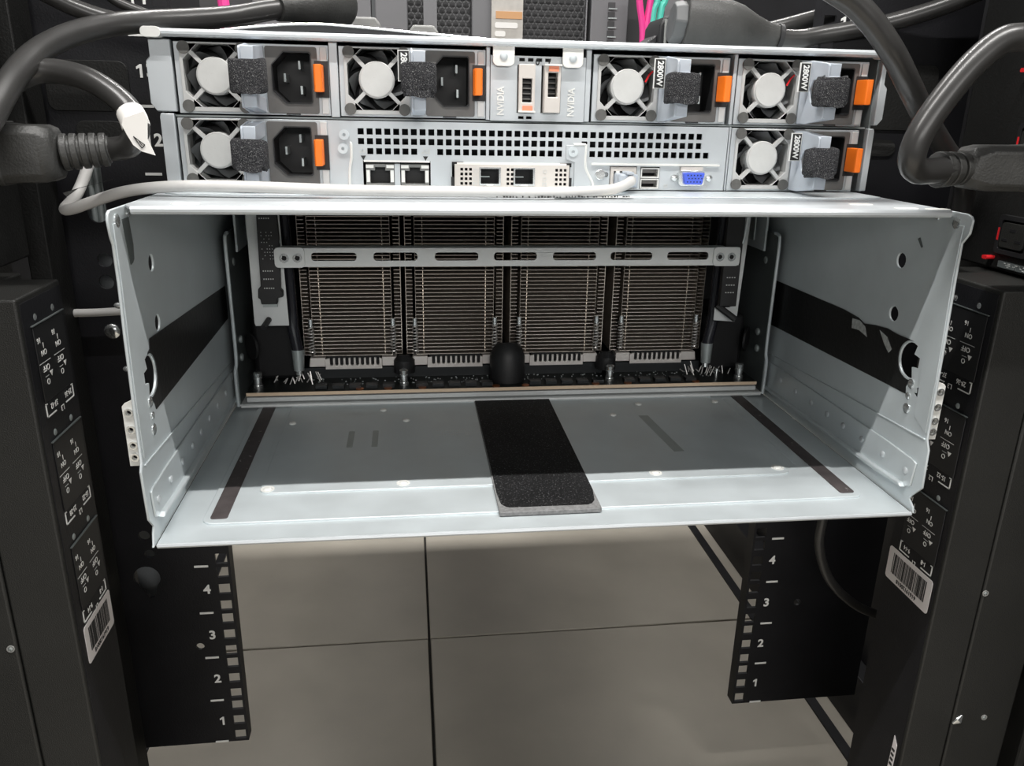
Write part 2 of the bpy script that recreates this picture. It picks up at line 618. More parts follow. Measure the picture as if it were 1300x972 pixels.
# floor pan with raised panels
pan = MB().prism([(-.2170, .0012), (.2165, -.0012), (.2165, D), (-.2170, D)], 'Z', -.0016, 0).build('floor_pan', 'steel', bay, bevel=.0005)
MB().tube([(-.2160, .0010, -.0004), (.2155, -.0010, -.0004)], .0014, 8).build('rolled_edge', 'steel_face', pan)
MB().prism(rrect(-.1985, .1985, .0205, D, .007), 'Z', -.0010, .0012).build('raised_panel', 'steel', pan, bevel=.0016, seg=3)
MB().prism(rrect(-.1725, .1665, .0545, D, .006), 'Z', -.0002, .0022).build('raised_panel', 'steel', pan, bevel=.0014, seg=3)
for sg in (-1, 1):
    x0, x1 = sorted((sg * .1850, sg * .1945))
    MB().prism(rrect(x0, x1, .0255, .300, .0018), 'Z', .0009, .0018).build('rubber_strip', 'strip_brown', pan, bevel=.0002, label='dark narrow rubber strip running back along the tray floor')
    a, b = sorted((sg * .1760, sg * .1772))
    MB().box(a, b, .07, .25, .0009, .0013).build('score_line', 'steel', pan)
for x, y in ((-.1680, .0597), (-.086, .0613), (.0769, .0624), (.1609, .0637)):
    m = MB().prism(circ(x, y, .0042, 18), 'Z', .0020, .0025, [circ(x, y, .0028, 14)])
    m.build('screw_ring', 'zinc_white', pan)
    screw((x, y, .0020), (0, 0, 1), .0026, .0010, pan, 'zinc_white')
for x, y in ((-.1671, .1685), (-.1015, .1914), (-.084, .1685), (.0747, .1679), (.1655, .1912), (.1010, .1900)):
    screw((x, y, .0021), (0, 0, 1), .0026, .0014, pan, 'zinc_white', 'rivet')
for x0 in (-.125, -.108):
    MB().prism(rrect(x0, x0 + .0042, .120, .150, .001), 'Z', .0020, .0023).build('slot_emboss', 'steel_dull', pan, bevel=.0002)
MB().prism([(.1000, .095), (.1075, .095), (.1015, .165), (.094, .165)], 'Z', .0020, .0023).build('scuff', 'steel_dull', pan)
dots = MB()
for row in range(3):
    for k in range(16):
        if random.random() < .6:
            x, y = -.062 + k * .0017, .1460 - row * .0042
            dots.box(x, x + .0010, y, y + .0007, .0021, .0023)
for row in range(2):
    for k in range(20):
        if random.random() < .5:
            x, y = .118 + k * .0017, .2035 - row * .004
            dots.box(x, x + .0010, y, y + .0007, .0021, .0023)
dots.build('dot_marking', 'print_grey', pan, kind='stuff')
# black foam tape down the middle
tp = MB().prism([(-.0305, .0160), (-.0295, .0155), (.0292, .0155), (.0303, .0162), (.0312, .300), (-.0295, .300)], 'Z', .0005, .0032).build('foam_tape', 'tape_edge', bay, bevel=.0004, label='wide black foam tape with grey worn front border')
MB().prism([(-.0296, .0400), (-.0285, .0260), (-.0262, .0225), (-.0240, .0212), (.0225, .0208), (.0255, .0222), (.0280, .0260), (.0300, .0400), (.0309, .300), (-.0292, .300)], 'Z', .0032, .0035).build('tape_face', 'tape_dust', tp)

# top panel of the bay
tpan = MB().prism([(-.2110, .0120), (.2125, .0105), (.2175, .0180), (.2175, .45), (-.2175, .45), (-.2175, .0250)], 'Z', .1748, .1762).build('top_panel', 'steel_face', bay, bevel=.0004)
MB().tube([(-.2105, .0118, .1752), (.2120, .0103, .1752)], .0021, 10).build('rolled_edge', 'steel_face', tpan)
MB().prism([(-.2135, .080), (-.205, .074), (.205, .074), (.2135, .080), (.2135, .110), (-.2135, .110)], 'Z', .1762, .1770).build('step', 'steel', tpan, bevel=.0006)
for x, y in ((.196, .026), (.212, .0215), (-.19, .030), (.180, .045)):
    MB().prism(rrect(x - .007, x + .007, y - .003, y + .003, .0025), 'Z', .1762, .1765).build('weld_patch', 'zinc_white', tpan)
MB().prism(rect(.005, .052, .066, .073), 'Z', .1770, .1773).build('paper_strip', 'zinc_white', tpan)
# black wall added at the back of the bay to stop light leaks
MB().box(-W, W, D, D + .002, -.001, .1755).build('back_light_block', 'deep_black', bay)

# ================================================================ PROCESSOR SLED inside the bay
sled = thing('processor_sled', 'dark processor sled deep in the open bay, tan board edge and silver crossbar', 'server module', (0, .206, .001))
for sg in (-1, 1):
    pr = [(.206, .0015), (.206, .1290), (.2085, .1335), (.2130, .1350), (.315, .1350), (.315, .0015)]
    fr = MB().prism(pr, 'X', sg * .2108, sg * .2122).build('side_bracket', 'steel_dark', sled, bevel=.0003)
    MB().tube(spline([(sg * .2128, .206, .0030), (sg * .2128, .206, .0300), (sg * .2112, .206, .0420), (sg * .2112, .206, .0900), (sg * .2112, .206, .1290), (sg * .2112, .2090, .1345), (sg * .2112, .2150, .1352)], 5), .0013, 8).build('bracket_edge', 'steel', fr)
    screw((sg * .2108, .226, .112), (-sg, 0, 0), .003, .001, fr, 'steel_dull', 'rivet')
    screw((sg * .2108, .224, .052), (-sg, 0, 0), .003, .002, fr, 'steel_dull', 'rivet')
    screw((sg * .2108, .222, .038), (-sg, 0, 0), .003, .002, fr, 'steel_dull', 'rivet')
    # uprights behind the bracket
    x0, x1 = sorted((sg * .2060, sg * .2075))
    MB().box(x0, x1, .222, .260, .120, .174).build('guide_strip', 'steel', sled)
    x0, x1 = sorted((sg * .199, sg * .2000))
    MB().box(x0, x1, .228, .260, .128, .174).build('guide_strip', 'steel_dull', sled)
low = MB().box(-.2118, .2118, .2058, .31, .0030, .0046).build('base_plate', 'sheet_light', sled, bevel=.0003)
MB().tube([(-.2105, .2058, .0030), (.2105, .2058, .0030)], .0014, 8).build('rolled_edge', 'sheet_light', low)
MB().box(-.2062, .2062, .2060, .31, .0062, .0098).build('carrier_bar', 'sheet_light', sled, bevel=.0005)
board = MB().box(-.2062, .2062, .2062, .325, .0126, .0136).build('circuit_board', 'pcb', sled)
MB().box(-.2062, .2062, .2056, .2062, .0112, .0138).build('board_edge', 'pcb_edge', board, label='tan bare front edge of the board')
chip = None
for i in range(24):
    x = -.150 + i * .0131
    if abs(x + .085) < .008 or abs(x - .0833) < .007 or abs(x) < .012:
        continue
    if chip is None:
        chip = MB().box(-.0045, .0045, -.0035, .0035, 0, .0028).build('chip', 'chip', board, bevel=.0003)
        chip.location = (x, .2145, .0137) - wloc(board) if False else Vector((x, .2145, .0137)) - wloc(board)
        for v in chip.data.vertices:
            v.co += wloc(board)
    else:
        inst(chip, Vector((x, .2145, .0137)) - wloc(board), board)
for x in (-.120, -.098, -.071, .012, -.012, .070, .097, .155):
    MB().cyl((x, .2100, .0136), (x, .2100, .0141), .0032, seg=12).build('copper_pad', 'copper', board)
bits = MB()
for k in range(170):
    x, y = random.uniform(-.16, .18), random.uniform(.221, .238)
    a, b = random.choice(((.0008, .0004), (.0004, .0008), (.0012, .0005)))
    bits.box(x, x + a, y, y + b, .0136, .0142)
bits.build('solder_bits', 'steel_dull', board, kind='stuff')
bits = MB()
for k in range(46):
    sg = -1 if k < 24 else 1
    x, y = sg * random.uniform(.150, .19), random.uniform(.224, .24)
    h = random.uniform(.002, .009)
    dx = random.uniform(-.004, .004)
    bits.tube([(x, y, .0136), (x + dx, y + .002, .0136 + h)], .0005, 5)
bits.build('component_pins', 'spring', board, kind='stuff')
for x, y in ((-.1990, .2185), (-.0855, .2185), (.0833, .2185), (.1945, .2165)):
    st = MB().tube([(x, y, .0136), (x, y, .0160), (x, y, .0160), (x, y, .0215), (x, y, .0215), (x, y, .0225), (x, y, .0225), (x, y, .0260), (x, y, .0270)], [.0038, .0038, .0029, .0029, .0034, .0034, .0030, .0036, .0020], 16)
    st.build('standoff_screw', 'bright_metal', sled)
MB().tube([(.1758, .219, .0136), (.1758, .219, .022)], .0015, 10).build('standoff_screw', 'bright_metal', sled)
# crossbar with seven slots
sl_ = [(-.1500, -.1175), (-.1052, -.0731), (-.0602, -.0279), (-.0161, .0163), (.0288, .0620), (.0734, .1061), (.1181, .1509)]
bar = MB().prism(rect(-.1752, .1762, .1128, .1265), 'Y', .1985, .2000, [rrect(a, b, .1172, .1232, .0024) for a, b in sl_]).build('crossbar', 'sheet_light', sled, bevel=.0004)
MB().box(-.1752, .1762, .2000, .2100, .1258, .1266).build('bar_lip', 'steel_dull', bar)
MB().box(-.1752, .1762, .2000, .2060, .1128, .1136).build('bar_lip', 'steel', bar)
for sg in (-1, 1):
    x0, x1 = sorted((sg * .1545, sg * .1760))
    MB().prism(rrect(x0, x1, .1125, .1272, .003), 'Y', .1970, .1985).build('end_tab', 'sheet_light', bar, bevel=.0004)
    for x in (sg * .1597, sg * .1690):
        MB().prism(circ(x, .1196, .0034, 18), 'Y', .1963, .1972, [circ(x, .1196, .0017, 12)]).build('rivet', 'bright_metal', bar, bevel=.0003)
        MB().cyl((x, .1969, .1196), (x, .1975, .1196), .0017).build('rivet_hole', 'deep_black', bar)
# card brackets left and right
lb = MB().prism([(-.1955, .174), (-.1725, .174), (-.1705, .0665), (-.1950, .0665), (-.1958, .0685)], 'Y', .2075, .2085).build('card_bracket', 'sheet_light', sled, bevel=.0003)
MB().prism([(-.1868, .174), (-.1735, .174), (-.1725, .1290), (-.1740, .0960), (-.1725, .0940), (-.1725, .0900), (-.1765, .0890), (-.1770, .0845), (-.1885, .0845), (-.1890, .0885), (-.1905, .0890), (-.1900, .0960), (-.1880, .0980)], 'Y', .2015, .2075).build('edge_connector', 'black', lb, bevel=.0006)
MB().box(-.1880, -.1775, .2040, .2075, .0818, .0845).build('connector_tongue', 'steel_dull', lb)
txt = MB()
for z in (.155, .147, .1090, .1030, .0962):
    for k in range(5):
        txt.box(-.1855 + k * .0016, -.1847 + k * .0016, .2012, .2015, z, z + .0009)
for i in range(9):
    for k in range(5):
        if random.random() < .55:
            txt.box(-.1850 + k * .0018, -.1845 + k * .0018, .2012, .2015, .118 + i * .0024, .1186 + i * .0024)
txt.build('pin_marks', 'print_grey', lb, kind='stuff')
MB().tube([(-.1850, .2075, .0715), (-.1872, .195, .0685)], [.0022, .0022], 12).build('pull_pin', 'black', lb)
MB().tube(spline([(-.1745, .205, .174), (-.1758, .205, .150), (-.1748, .205, .135), (-.1730, .205, .129)], 6), .0014, 8).build('retaining_wire', 'steel', lb)
rb = MB().prism([(.1640, .0665), (.1815, .0650), (.1835, .0700), (.1868, .174), (.1810, .174), (.1795, .0790), (.1760, .0770), (.1640, .0770)], 'Y', .2075, .2085).build('card_bracket', 'sheet_light', sled, bevel=.0003)
MB().box(.1655, .1795, .2020, .2075, .0790, .174).build('edge_connector', 'black', rb, bevel=.0006)
MB().tube([(.1650, .206, .0790), (.1790, .200, .0690)], .0026, 10).build('release_lever', 'black', rb)
MB().tube(spline([(.1790, .203, .174), (.1815, .203, .155), (.1810, .203, .138), (.1795, .203, .129)], 6), .0014, 8).build('retaining_wire', 'steel', rb)
txt = MB()
for z in (.1020, .0960, .0900):
    for k in range(4):
        txt.box(.1690 + k * .0020, .1700 + k * .0020, .2016, .2020, z, z + .0008)
txt.build('pin_marks', 'print_grey', rb, kind='stuff')
# black foam blocks, ducts, clips
for sg in (-1, 1):
    x0, x1 = sorted((sg * .168, sg * .2040))
    MB().box(x0, x1, .236, .30, .0140, .0640).build('foam_block', 'deep_black', sled, bevel=.004)
    MB().tube([(sg * .2030, .231, .044), (sg * .2045, .230, .044)], [.0105, .0105], 20).build('rubber_grommet', 'black', sled)
    MB().tube([(sg * .1725, .226, .174), (sg * .1705, .226, .060), (sg * .1680, .227, .0400)], .0046, 12).build('coolant_tube', 'smoked', sled)
    MB().tube([(sg * .1680, .227, .042), (sg * .1680, .226, .0250)], [.0050, .0040], 12).build('tube_fitting', 'steel_dull', sled)
    MB().tube([(sg * .1680, .226, .0250), (sg * .1680, .226, .0215)], [.0026, .0026], 10).build('tube_nut', 'bright_metal', sled)
MB().tube([(-.0010, .228, .0137), (-.0010, .228, .033), (-.0010, .229, .040), (-.0010, .230, .044)], [.0145, .0145, .0120, .0080], 20).build('cable_clamp', 'black', sled)
for x in (-.085, .083):
    MB().tube([(x, .233, .020), (x, .233, .030), (x, .234, .034)], [.0085, .0085, .0050], 16).build('cable_clamp', 'black', sled)
MB().box(-.207, .207, .318, .322, .0137, .174).build('rear_screen', 'deep_black', sled)

# ---- heat sinks


def heat_sink(cx, label):
    y0 = .236
    t = thing('heat_sink', label, 'heat sink', (cx, y0, .0137), 'heat sinks in a row on the board')
    hw = .0315
    body = MB().box(cx - .041, cx + .041, y0 + .003, y0 + .070, .0137, .0225).build('cold_plate', 'chip', t)
    fin = None
    n = 46
    for i in range(n):
        z = .0335 + i * .0030
        if fin is None:
            fin = MB().box(cx - hw, cx + hw, y0, y0 + .060, z, z + .0005).build('fin', 'fin', t)
        else:
            inst(fin, (0, 0, i * .0030), t)
    sp = MB()
    for sg in (-1, 1):
        x0, x1 = sorted((cx + sg * (hw - .0002), cx + sg * hw))
        sp.box(x0, x1, y0, y0 + .060, .0335, .1735)
        x0, x1 = sorted((cx + sg * (hw - .0065), cx + sg * (hw - .0060)))
        sp.box(x0, x1, y0 + .006, y0 + .05, .0335, .1735)
    sp.build('fin_tabs', 'fin', t)
    for sg in (-1, 1):
        m = MB()
        for i in range(n):
            z = .0335 + i * .0030
            x0, x1 = sorted((cx + sg * (hw + .0022), cx + sg * (hw + .0072)))
            m.box(x0, x1, y0 + .003, y0 + .055, z, z + .0005)
        x0, x1 = sorted((cx + sg * (hw + .0072), cx + sg * (hw + .0077)))
        m.box(x0, x1, y0 + .003, y0 + .055, .0335, .1735)
        m.build('outer_fins', 'fin', t, kind='stuff')
        xs = cx + sg * .0322
        MB().tube([(xs, y0 - .0035, .0590), (xs, y0 - .0035, .0650), (xs, y0 - .0035, .0652)], [.0019, .0019, .0010], 12).build('spring_screw', 'bright_metal', t)
        hel = [(xs + .0020 * math.cos(a), y0 - .0035 + .0020 * math.sin(a), .0365 + .0224 * a / (2 * PI * 9)) for a in [2 * PI * 9 * q / 108 for q in range(109)]]
        MB().tube(hel, .00055, 5).build('coil_spring', 'spring', t)
        x0, x1 = sorted((cx + sg * .0225, cx + sg * .0355))
        MB().prism([(x0, .0250), (x1, .0250), (x1 - (.001 if sg > 0 else 0), .0325), (x0 + (0 if sg > 0 else .001), .0325)], 'Y', y0 - .002, y0 + .010).build('mounting_foot', 'fin_base', t, bevel=.0005)
    comb = [(cx - .0225, .0232), (cx + .0225, .0232), (cx + .0225, .0315)]
    k = 10
    for i in range(k):
        x = cx + .0205 - i * .0041
        comb += [(x, .0322), (x, .0268), (x - .0008, .0262), (x - .0018, .0262), (x - .0026, .0268), (x - .0026, .0322)]
    comb += [(cx - .0225, .0315)]
    MB().prism(comb, 'Y', y0 - .003, y0 - .001).build('comb_plate', 'fin_base', t)
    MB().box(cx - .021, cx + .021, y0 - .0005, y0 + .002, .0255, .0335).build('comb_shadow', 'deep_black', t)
    return t


for cx, lb_ in zip((-.1255, -.0435, .0410, .1265), ('leftmost finned metal heat sink on the board, beside the left card bracket', 'second finned heat sink from the left, left of the central black clamp', 'third finned heat sink from the left, right of the central black clamp', 'rightmost finned metal heat sink on the board, beside the right card bracket')):
    heat_sink(cx, lb_)

# ================================================================ UPPER CHASSIS
YU = .111
ch = thing('server_chassis', 'silver server casing above the open bay, holding six power supplies and a port panel', 'server', (0, YU, .1772))
top = MB().box(-.2190, .2190, YU - .003, .88, .2600, .2618).build('top_cover', 'steel', ch, bevel=.0005)
MB().tube([(-.2130, YU - .0035, .2612), (.2130, YU - .0035, .2612)], .0022, 10).build('rolled_edge', 'steel_face', top)
for sg in (-1, 1):
    x0, x1 = sorted((sg * .2130, sg * .2238))
    MB().prism(rrect(x0, x1, .2585, .2640, .0024), 'Y', YU - .006, YU + .004).build('corner_cap', 'zinc_white', top, bevel=.0006)
# low dark bow of the cover behind the lip
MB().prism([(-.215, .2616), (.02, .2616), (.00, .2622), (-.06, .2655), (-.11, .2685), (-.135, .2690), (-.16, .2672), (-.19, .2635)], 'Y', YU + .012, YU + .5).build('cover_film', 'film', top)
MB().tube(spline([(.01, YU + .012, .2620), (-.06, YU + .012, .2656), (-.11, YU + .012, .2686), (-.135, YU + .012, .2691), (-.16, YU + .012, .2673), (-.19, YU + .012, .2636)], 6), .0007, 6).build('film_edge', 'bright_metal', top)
for sg in (-1, 1):
    x0, x1 = sorted((sg * .2180, sg * .2194))
    side = MB().box(x0, x1, YU + .004, .88, .1772, .260).build('side_panel', 'steel_dull', ch)
    # stepped front flange: upper tall part further out, lower part inside
    if sg < 0:
        up = [(-.2098, .2580), (-.2215, .2580), (-.2215, .2490), (-.2238, .2465), (-.2238, .2240), (-.2205, .2195), (-.2098, .2195)]
        lo = [(-.2118, .2185), (-.2190, .2185), (-.2196, .2170), (-.2196, .1780), (-.2118, .1780)]
    else:
        up = [(.2185, .2580), (.2215, .2580), (.2215, .2440), (.2238, .2415), (.2238, .2230), (.2205, .2190), (.2185, .2190)]
        lo = [(.2155, .2170), (.2190, .2170), (.2196, .2155), (.2196, .1780), (.2155, .1780)]
    MB().prism(up, 'Y', YU - .001, YU + .004).build('rack_flange', 'steel_face', ch, bevel=.0005)
    MB().prism(lo, 'Y', YU - .001, YU + .004).build('rack_flange', 'steel_face', ch, bevel=.0005)
MB().box(-.2135, .2150, YU + .003, .60, .2168, .2178).build('row_divider', 'steel_dull', ch)
MB().box(-.2180, .2180, YU + .085, .60, .1772, .2600).build('inner_block', 'deep_black', ch)
for x0, x1, z0, z1 in ((-.1228, -.1178, .2180, .2590), (-.0315, -.0290, .2180, .2590), (.0288, .0322, .2180, .2590), (.1215, .1238, .2180, .2590), (.1228, .1240, .1775, .2165)):
    MB().box(x0, x1, YU - .0005, YU + .08, z0, z1).build('divider_wall', 'steel_face', ch, bevel=.0004)

# ---- switch panel
sp = MB().grid_plate(-.0288, .0286, .2178, .2545, YU - .001, YU + .001, [(-.0118 + k * .0052, -.0084 + k * .0052, .2515, .2534) for k in range(4)] + [(-.0118, -.0084, .2190, .2206), (-.0069, -.0035, .2190, .2206), (-.0128, -.0020, .2226, .2495), (.0018, .0138, .2226, .2495)]).build('switch_panel', 'steel_face', ch)
MB().box(-.0286, .0284, YU + .010, YU + .012, .2180, .2540).build('backing', 'deep_black', sp)
for x0, x1 in ((-.0278, -.0150), (.0138, .0262)):
    MB().prism([(x0, .2600), (x1, .2600), (x1, .2515)] + circ(x1 - .003, .2515, .003, 4, 0, -PI / 2)[1:] + circ(x0 + .003, .2515, .003, 4, -PI / 2, -PI)[:-1] + [(x0, .2515)], 'Y', YU - .0042, YU - .0030).build('cover_tab', 'zinc_white', sp, bevel=.0004)
    screw(((x0 + x1) / 2, YU - .0042, .2538), (0, -1, 0), .0024, .0008, sp, 'steel')
for x0, dy, zo, zc in ((-.0120, 0, .2238, .2272), (.0030, .003, .2462, .2500)):
    lv = MB().prism(rect(x0, x0 + .0098, .2228, .2500), 'Y', YU - .003 - dy, YU + .008, [rect(x0 + .0022, x0 + .0080, .2285 if dy == 0 else .2318, .2420 if dy == 0 else .2455)]).build('slide_switch', 'beige', sp, bevel=.0004)
    b0 = .2285 if dy == 0 else .2318
    MB().box(x0 + .0022, x0 + .0080, YU + .002, YU + .004, b0, b0 + .0137).build('grip_well', 'black', lv)
    for k in range(4):
        MB().box(x0 + .0025, x0 + .0077, YU - .0015, YU + .002, b0 + .0016 + k * .0030, b0 + .0024 + k * .0030).build('grip_rib', 'socket_grey', lv)
    MB().box(x0 + .0024, x0 + .0084, YU - .0036 - dy, YU - .003 - dy, zo, zo + .0028).build('colour_mark', 'orange_pale', lv)
    MB().box(x0 - .0002, x0 + .0102, YU - .0044 - dy, YU - .003 - dy, (.2228 if dy == 0 else .2492), (.2238 if dy == 0 else .2502)).build('switch_lip', 'zinc_white', lv)
text('0', .0052, (-.0008, YU - .0011, .2512), (1, 0, 0), (0, 0, 1), 'print_black', sp)
text('1', .0052, (.0062, YU - .0011, .2509), (1, 0, 0), (0, 0, 1), 'print_black', sp)
for x in (-.0225, .0205):
    text('NVIDIA', .0058, (x, YU - .0011, .2290), (0, 0, 1), (-1, 0, 0), 'zinc_white', sp, ext=.0002, sx=.85)

# ---- port panel
hs_ = []
P0 = -.1062
for r, z in enumerate((.2103, .2047, .1990)):
    for k in range(-1, 42):
        x = P0 + k * .00524
        if r < 2 and (k < 0 or k > 40):
            continue
        if r == 2 and k in (-1, 0, 7, 8, 24, 25):
            continue
        if r == 1 and k in (24, 25):
            continue
        if k > 41:
            continue
        hs_.append((x - .0018, x + .0018, z - .0018, z + .0018))
hs_ += [(-.1056, -.0650, .1782, .1935), (-.0520, .0215, .1782, .1925), (.0470, .0645, .1782, .1920), (.0668, .0794, .1782, .1918)]
pp = MB().grid_plate(-.1252, .1222, .1776, .2163, YU - .0005, YU + .0008, hs_).build('port_panel', 'steel_face', ch)
MB().box(-.1252, .1222, YU + .018, YU + .020, .1776, .2163).build('backing', 'deep_black', pp)
for x, z in ((-.1160, .2082), (-.1170, .2003), (.0229, .2003)):
    MB().prism(circ(x, z, .0030, 16), 'Y', YU - .0018, YU - .0005, [circ(x, z, .0010, 10)]).build('rivet', 'steel', pp)
for pts in ([(-.1128, .2035), (-.1122, .2025), (-.1122, .1950), (-.1135, .1880), (-.1138, .1790)], [(.0232, .2045), (.0300, .2045), (.0310, .2035), (.0310, .1930), (.0325, .1880), (.0360, .1820), (.0365, .1790)]):
    MB().tube(spline([(x, YU - .0008, z) for x, z in pts], 5), .0009, 8).build('pressed_rib', 'zinc_white', pp)
MB().prism([(.0185, .2043), (.0300, .2043), (.0307, .2035), (.0307, .1930), (.0322, .1880), (.0355, .1822), (.0355, .1785), (.0240, .1785), (.0240, .1940), (.0185, .1960)], 'Y', YU - .0012, YU - .0005).build('pressed_plate', 'steel_face', pp, bevel=.0004)
MB().box(-.1050, -.0655, YU - .0018, YU, .1928, .1938).build('port_lip', 'zinc_white', pp)
MB().box(-.0490, .0190, YU - .0018, YU, .1922, .1932).build('port_lip', 'zinc_white', pp)
MB().box(.0350, .1180, YU - .0018, YU, .1925, .1937).build('port_lip', 'zinc_white', pp)
MB().box(-.0868, -.0835, YU - .001, YU + .012, .1782, .1918).build('port_divider', 'steel_face', pp)
for cx in (-.0955, -.0745):
    x0, x1 = cx - .0085, cx + .0085
    sh = MB().prism(rect(x0, x1, .1790, .1915), 'Y', YU, YU + .014, [[(cx - .0060, .1800), (cx + .0060, .1800), (cx + .0060, .1878), (cx + .0032, .1878), (cx + .0032, .1898), (cx - .0032, .1898), (cx - .0032, .1878), (cx - .0060, .1878)]]).build('network_port', 'conn_grey', pp)
    MB().box(x0 + .001, x1 - .001, YU + .009, YU + .012, .1795, .1910).build('port_cavity', 'black', sh)
    for sg in (-1, 1):
        a, b = sorted((cx + sg * .0038, cx + sg * .0084))
        MB().box(a, b, YU - .0010, YU, .1893, .1912).build('port_lamp', 'zinc_white', sh)
        a, b = sorted((cx + sg * .0062, cx + sg * .0082))
        MB().box(a, b, YU - .0006, YU, .1810, .1880).build('port_lamp', 'zinc_white', sh)
for x, n in ((-.1062, '1'), (-.0690, '2')):
    text('\u25bc', .0032, (x + .0010, YU - .0007, .1950), (1, 0, 0), (0, 0, 1), 'print_black', pp)
    text(n, .0036, (x + .0030, YU - .0007, .1992), (1, 0, 0), (0, 0, 1), 'print_grey', pp)
    ic = MB()
    for dx, dz in ((0, 0), (.0020, 0), (.0010, .0022)):
        ic.box(x - .0012 + dx, x + dx, YU - .0008, YU - .0005, .1980 + dz, .1990 + dz)
    ic.box(x - .0008, x + .0016, YU - .0008, YU - .0005, .1993, .1995)
    ic.build('network_symbol', 'print_grey', pp)
# expansion card
hh = []
for bx in (-.0470, .0118):
    for i in range(3):
        for j in range(4):
            hh.append((bx + i * .0027, bx + .0017 + i * .0027, .1800 + j * .0028, .1817 + j * .0028))
for i in range(2):
    for j in range(4):
        hh.append((-.0185 + i * .0026, -.0168 + i * .0026, .1800 + j * .0028, .1817 + j * .0028))
hh += [(-.0345, -.0228, .1806, .1900), (-.0133, -.0016, .1806, .1900)]
ec = MB().grid_plate(-.0505, .0205, .1786, .1922, YU - .0035, YU - .0022, hh).build('expansion_card', 'beige', ch)
MB().box(-.0505, .0205, YU + .004, YU + .006, .1786, .1922).build('card_backing', 'deep_black', ec)
MB().box(-.0505, .0205, YU - .0022, YU + .004, .1916, .1922).build('card_edge', 'beige', ec)
for x0 in (-.0350, -.0138):
    MB().prism(rect(x0 - .0004, x0 + .0128, .1798, .1906), 'Y', YU - .0042, YU + .003, [rect(x0 + .0005, x0 + .0117, .1808, .1897)]).build('optic_cage', 'bright_metal', ec)
    MB().box(x0 + .0005, x0 + .0062, YU - .001, YU + .002, .1845, .1850).build('cage_contact', 'steel_dull', ec)
    MB().box(x0 + .0040, x0 + .0082, YU - .0050, YU - .0042, .1796, .1806).build('cage_latch', 'zinc_white', ec)
for x in (-.0378, .0052):
    for z in (.1885, .1838):
        MB().prism(circ(x, z, .0012, 12), 'Y', YU - .0037, YU - .0035, [circ(x, z, .0009, 10)]).build('lamp_ring', 'print_grey', ec)
text('P1', .0030, (-.0378, YU - .0036, .1806), (1, 0, 0), (0, 0, 1), 'print_grey', ec)
text('P2', .0030, (.0052, YU - .0036, .1806), (1, 0, 0), (0, 0, 1), 'print_grey', ec)
for x0, x1 in ((-.0525, -.0500), (.0200, .0226)):
    MB().box(x0, x1, YU - .002, YU - .0006, .1788, .1845).build('card_clip', 'black', ec)
for x0, x1 in ((-.0520, -.0450), (.0150, .0222)):
    MB().box(x0, x1, YU - .0015, YU - .0006, .1910, .1934).build('card_gap', 'deep_black', ec)
# management port, usb, vga
MB().cyl((.0408, YU - .002, .1868), (.0408, YU, .1868), .0032, seg=18).build('service_button', 'bright_metal', pp, bevel=.0004)
MB().prism(circ(.0455 - .0008, .1868, .0014, 12), 'Y', YU - .0008, YU - .0005, [circ(.0455 - .0008, .1868, .0010, 10)]).build('info_ring', 'print_black', pp)
text('i', .0028, (.0447, YU - .0008, .1868), (1, 0, 0), (0, 0, 1), 'print_black', pp)
mp_ = MB().prism(rect(.0475, .0640, .1785, .1915), 'Y', YU - .001, YU + .014, [rect(.0495, .0620, .1795, .1890)]).build('network_port', 'beige', pp)
for x in (.0508, .0588):
    MB().box(x, x + .0024, YU - .0016, YU - .001, .1878, .1890).build('port_lamp', 'zinc_white', mp_)
for z in (.1855, .1789):
    ub = MB().prism(rect(.0672, .0790, z - .0005, z + .0056), 'Y', YU - .001, YU + .012, [rect(.0678, .0784, z + .0002, z + .0049)]).build('usb_port', 'zinc_white', pp)
    MB().box(.0680, .0782, YU + .002, YU + .008, z + .0024, z + .0046).build('usb_tongue', 'socket_grey', ub)
    MB().box(.0678, .0784, YU + .008, YU + .010, z + .0001, z + .0049).build('usb_back', 'deep_black', ub)
vp = MB().prism(rrect(.0912, .1082, .1806, .1900, .0022), 'Y', YU - .004, YU + .002).build('display_port', 'bright_metal', pp, bevel=.0004)
MB().prism([(.0935, .1882), (.0940, .1888), (.1066, .1888), (.1071, .1882), (.1060, .1822), (.1054, .1816), (.0950, .1816), (.0945, .1822)], 'Y', YU - .0062, YU - .004).build('connector_insert', 'blue', vp, bevel=.0002, label='blue fifteen-pin display connector insert')
for r, z in enumerate((.1872, .1853, .1832)):
    for k in range(5):
        x = .0962 + k * .0021 + (.0008 if r == 1 else 0)
        MB().cyl((x, YU - .0063, z), (x, YU - .0061, z), .00045, seg=6).build('pin_hole', 'deep_black', vp)
MB().box(.0925, .1068, YU - .003, YU - .0006, .1898, .1920).build('shield_tab', 'beige', vp)
for x in (.0890, .1118):
    screw((x, YU - .0005, .1852), (0, -1, 0), .0024, .0022, vp, 'bright_metal')
text('SS', .0032, (.0838, YU - .0007, .1800), (1, 0, 0), (0, 0, 1), 'print_grey', pp)
text('IOI', .0030, (.1095, YU - .0007, .1803), (1, 0, 0), (0, 0, 1), 'print_grey', pp)

# ================================================================ POWER SUPPLIES
HB = .0385
WB = .0855


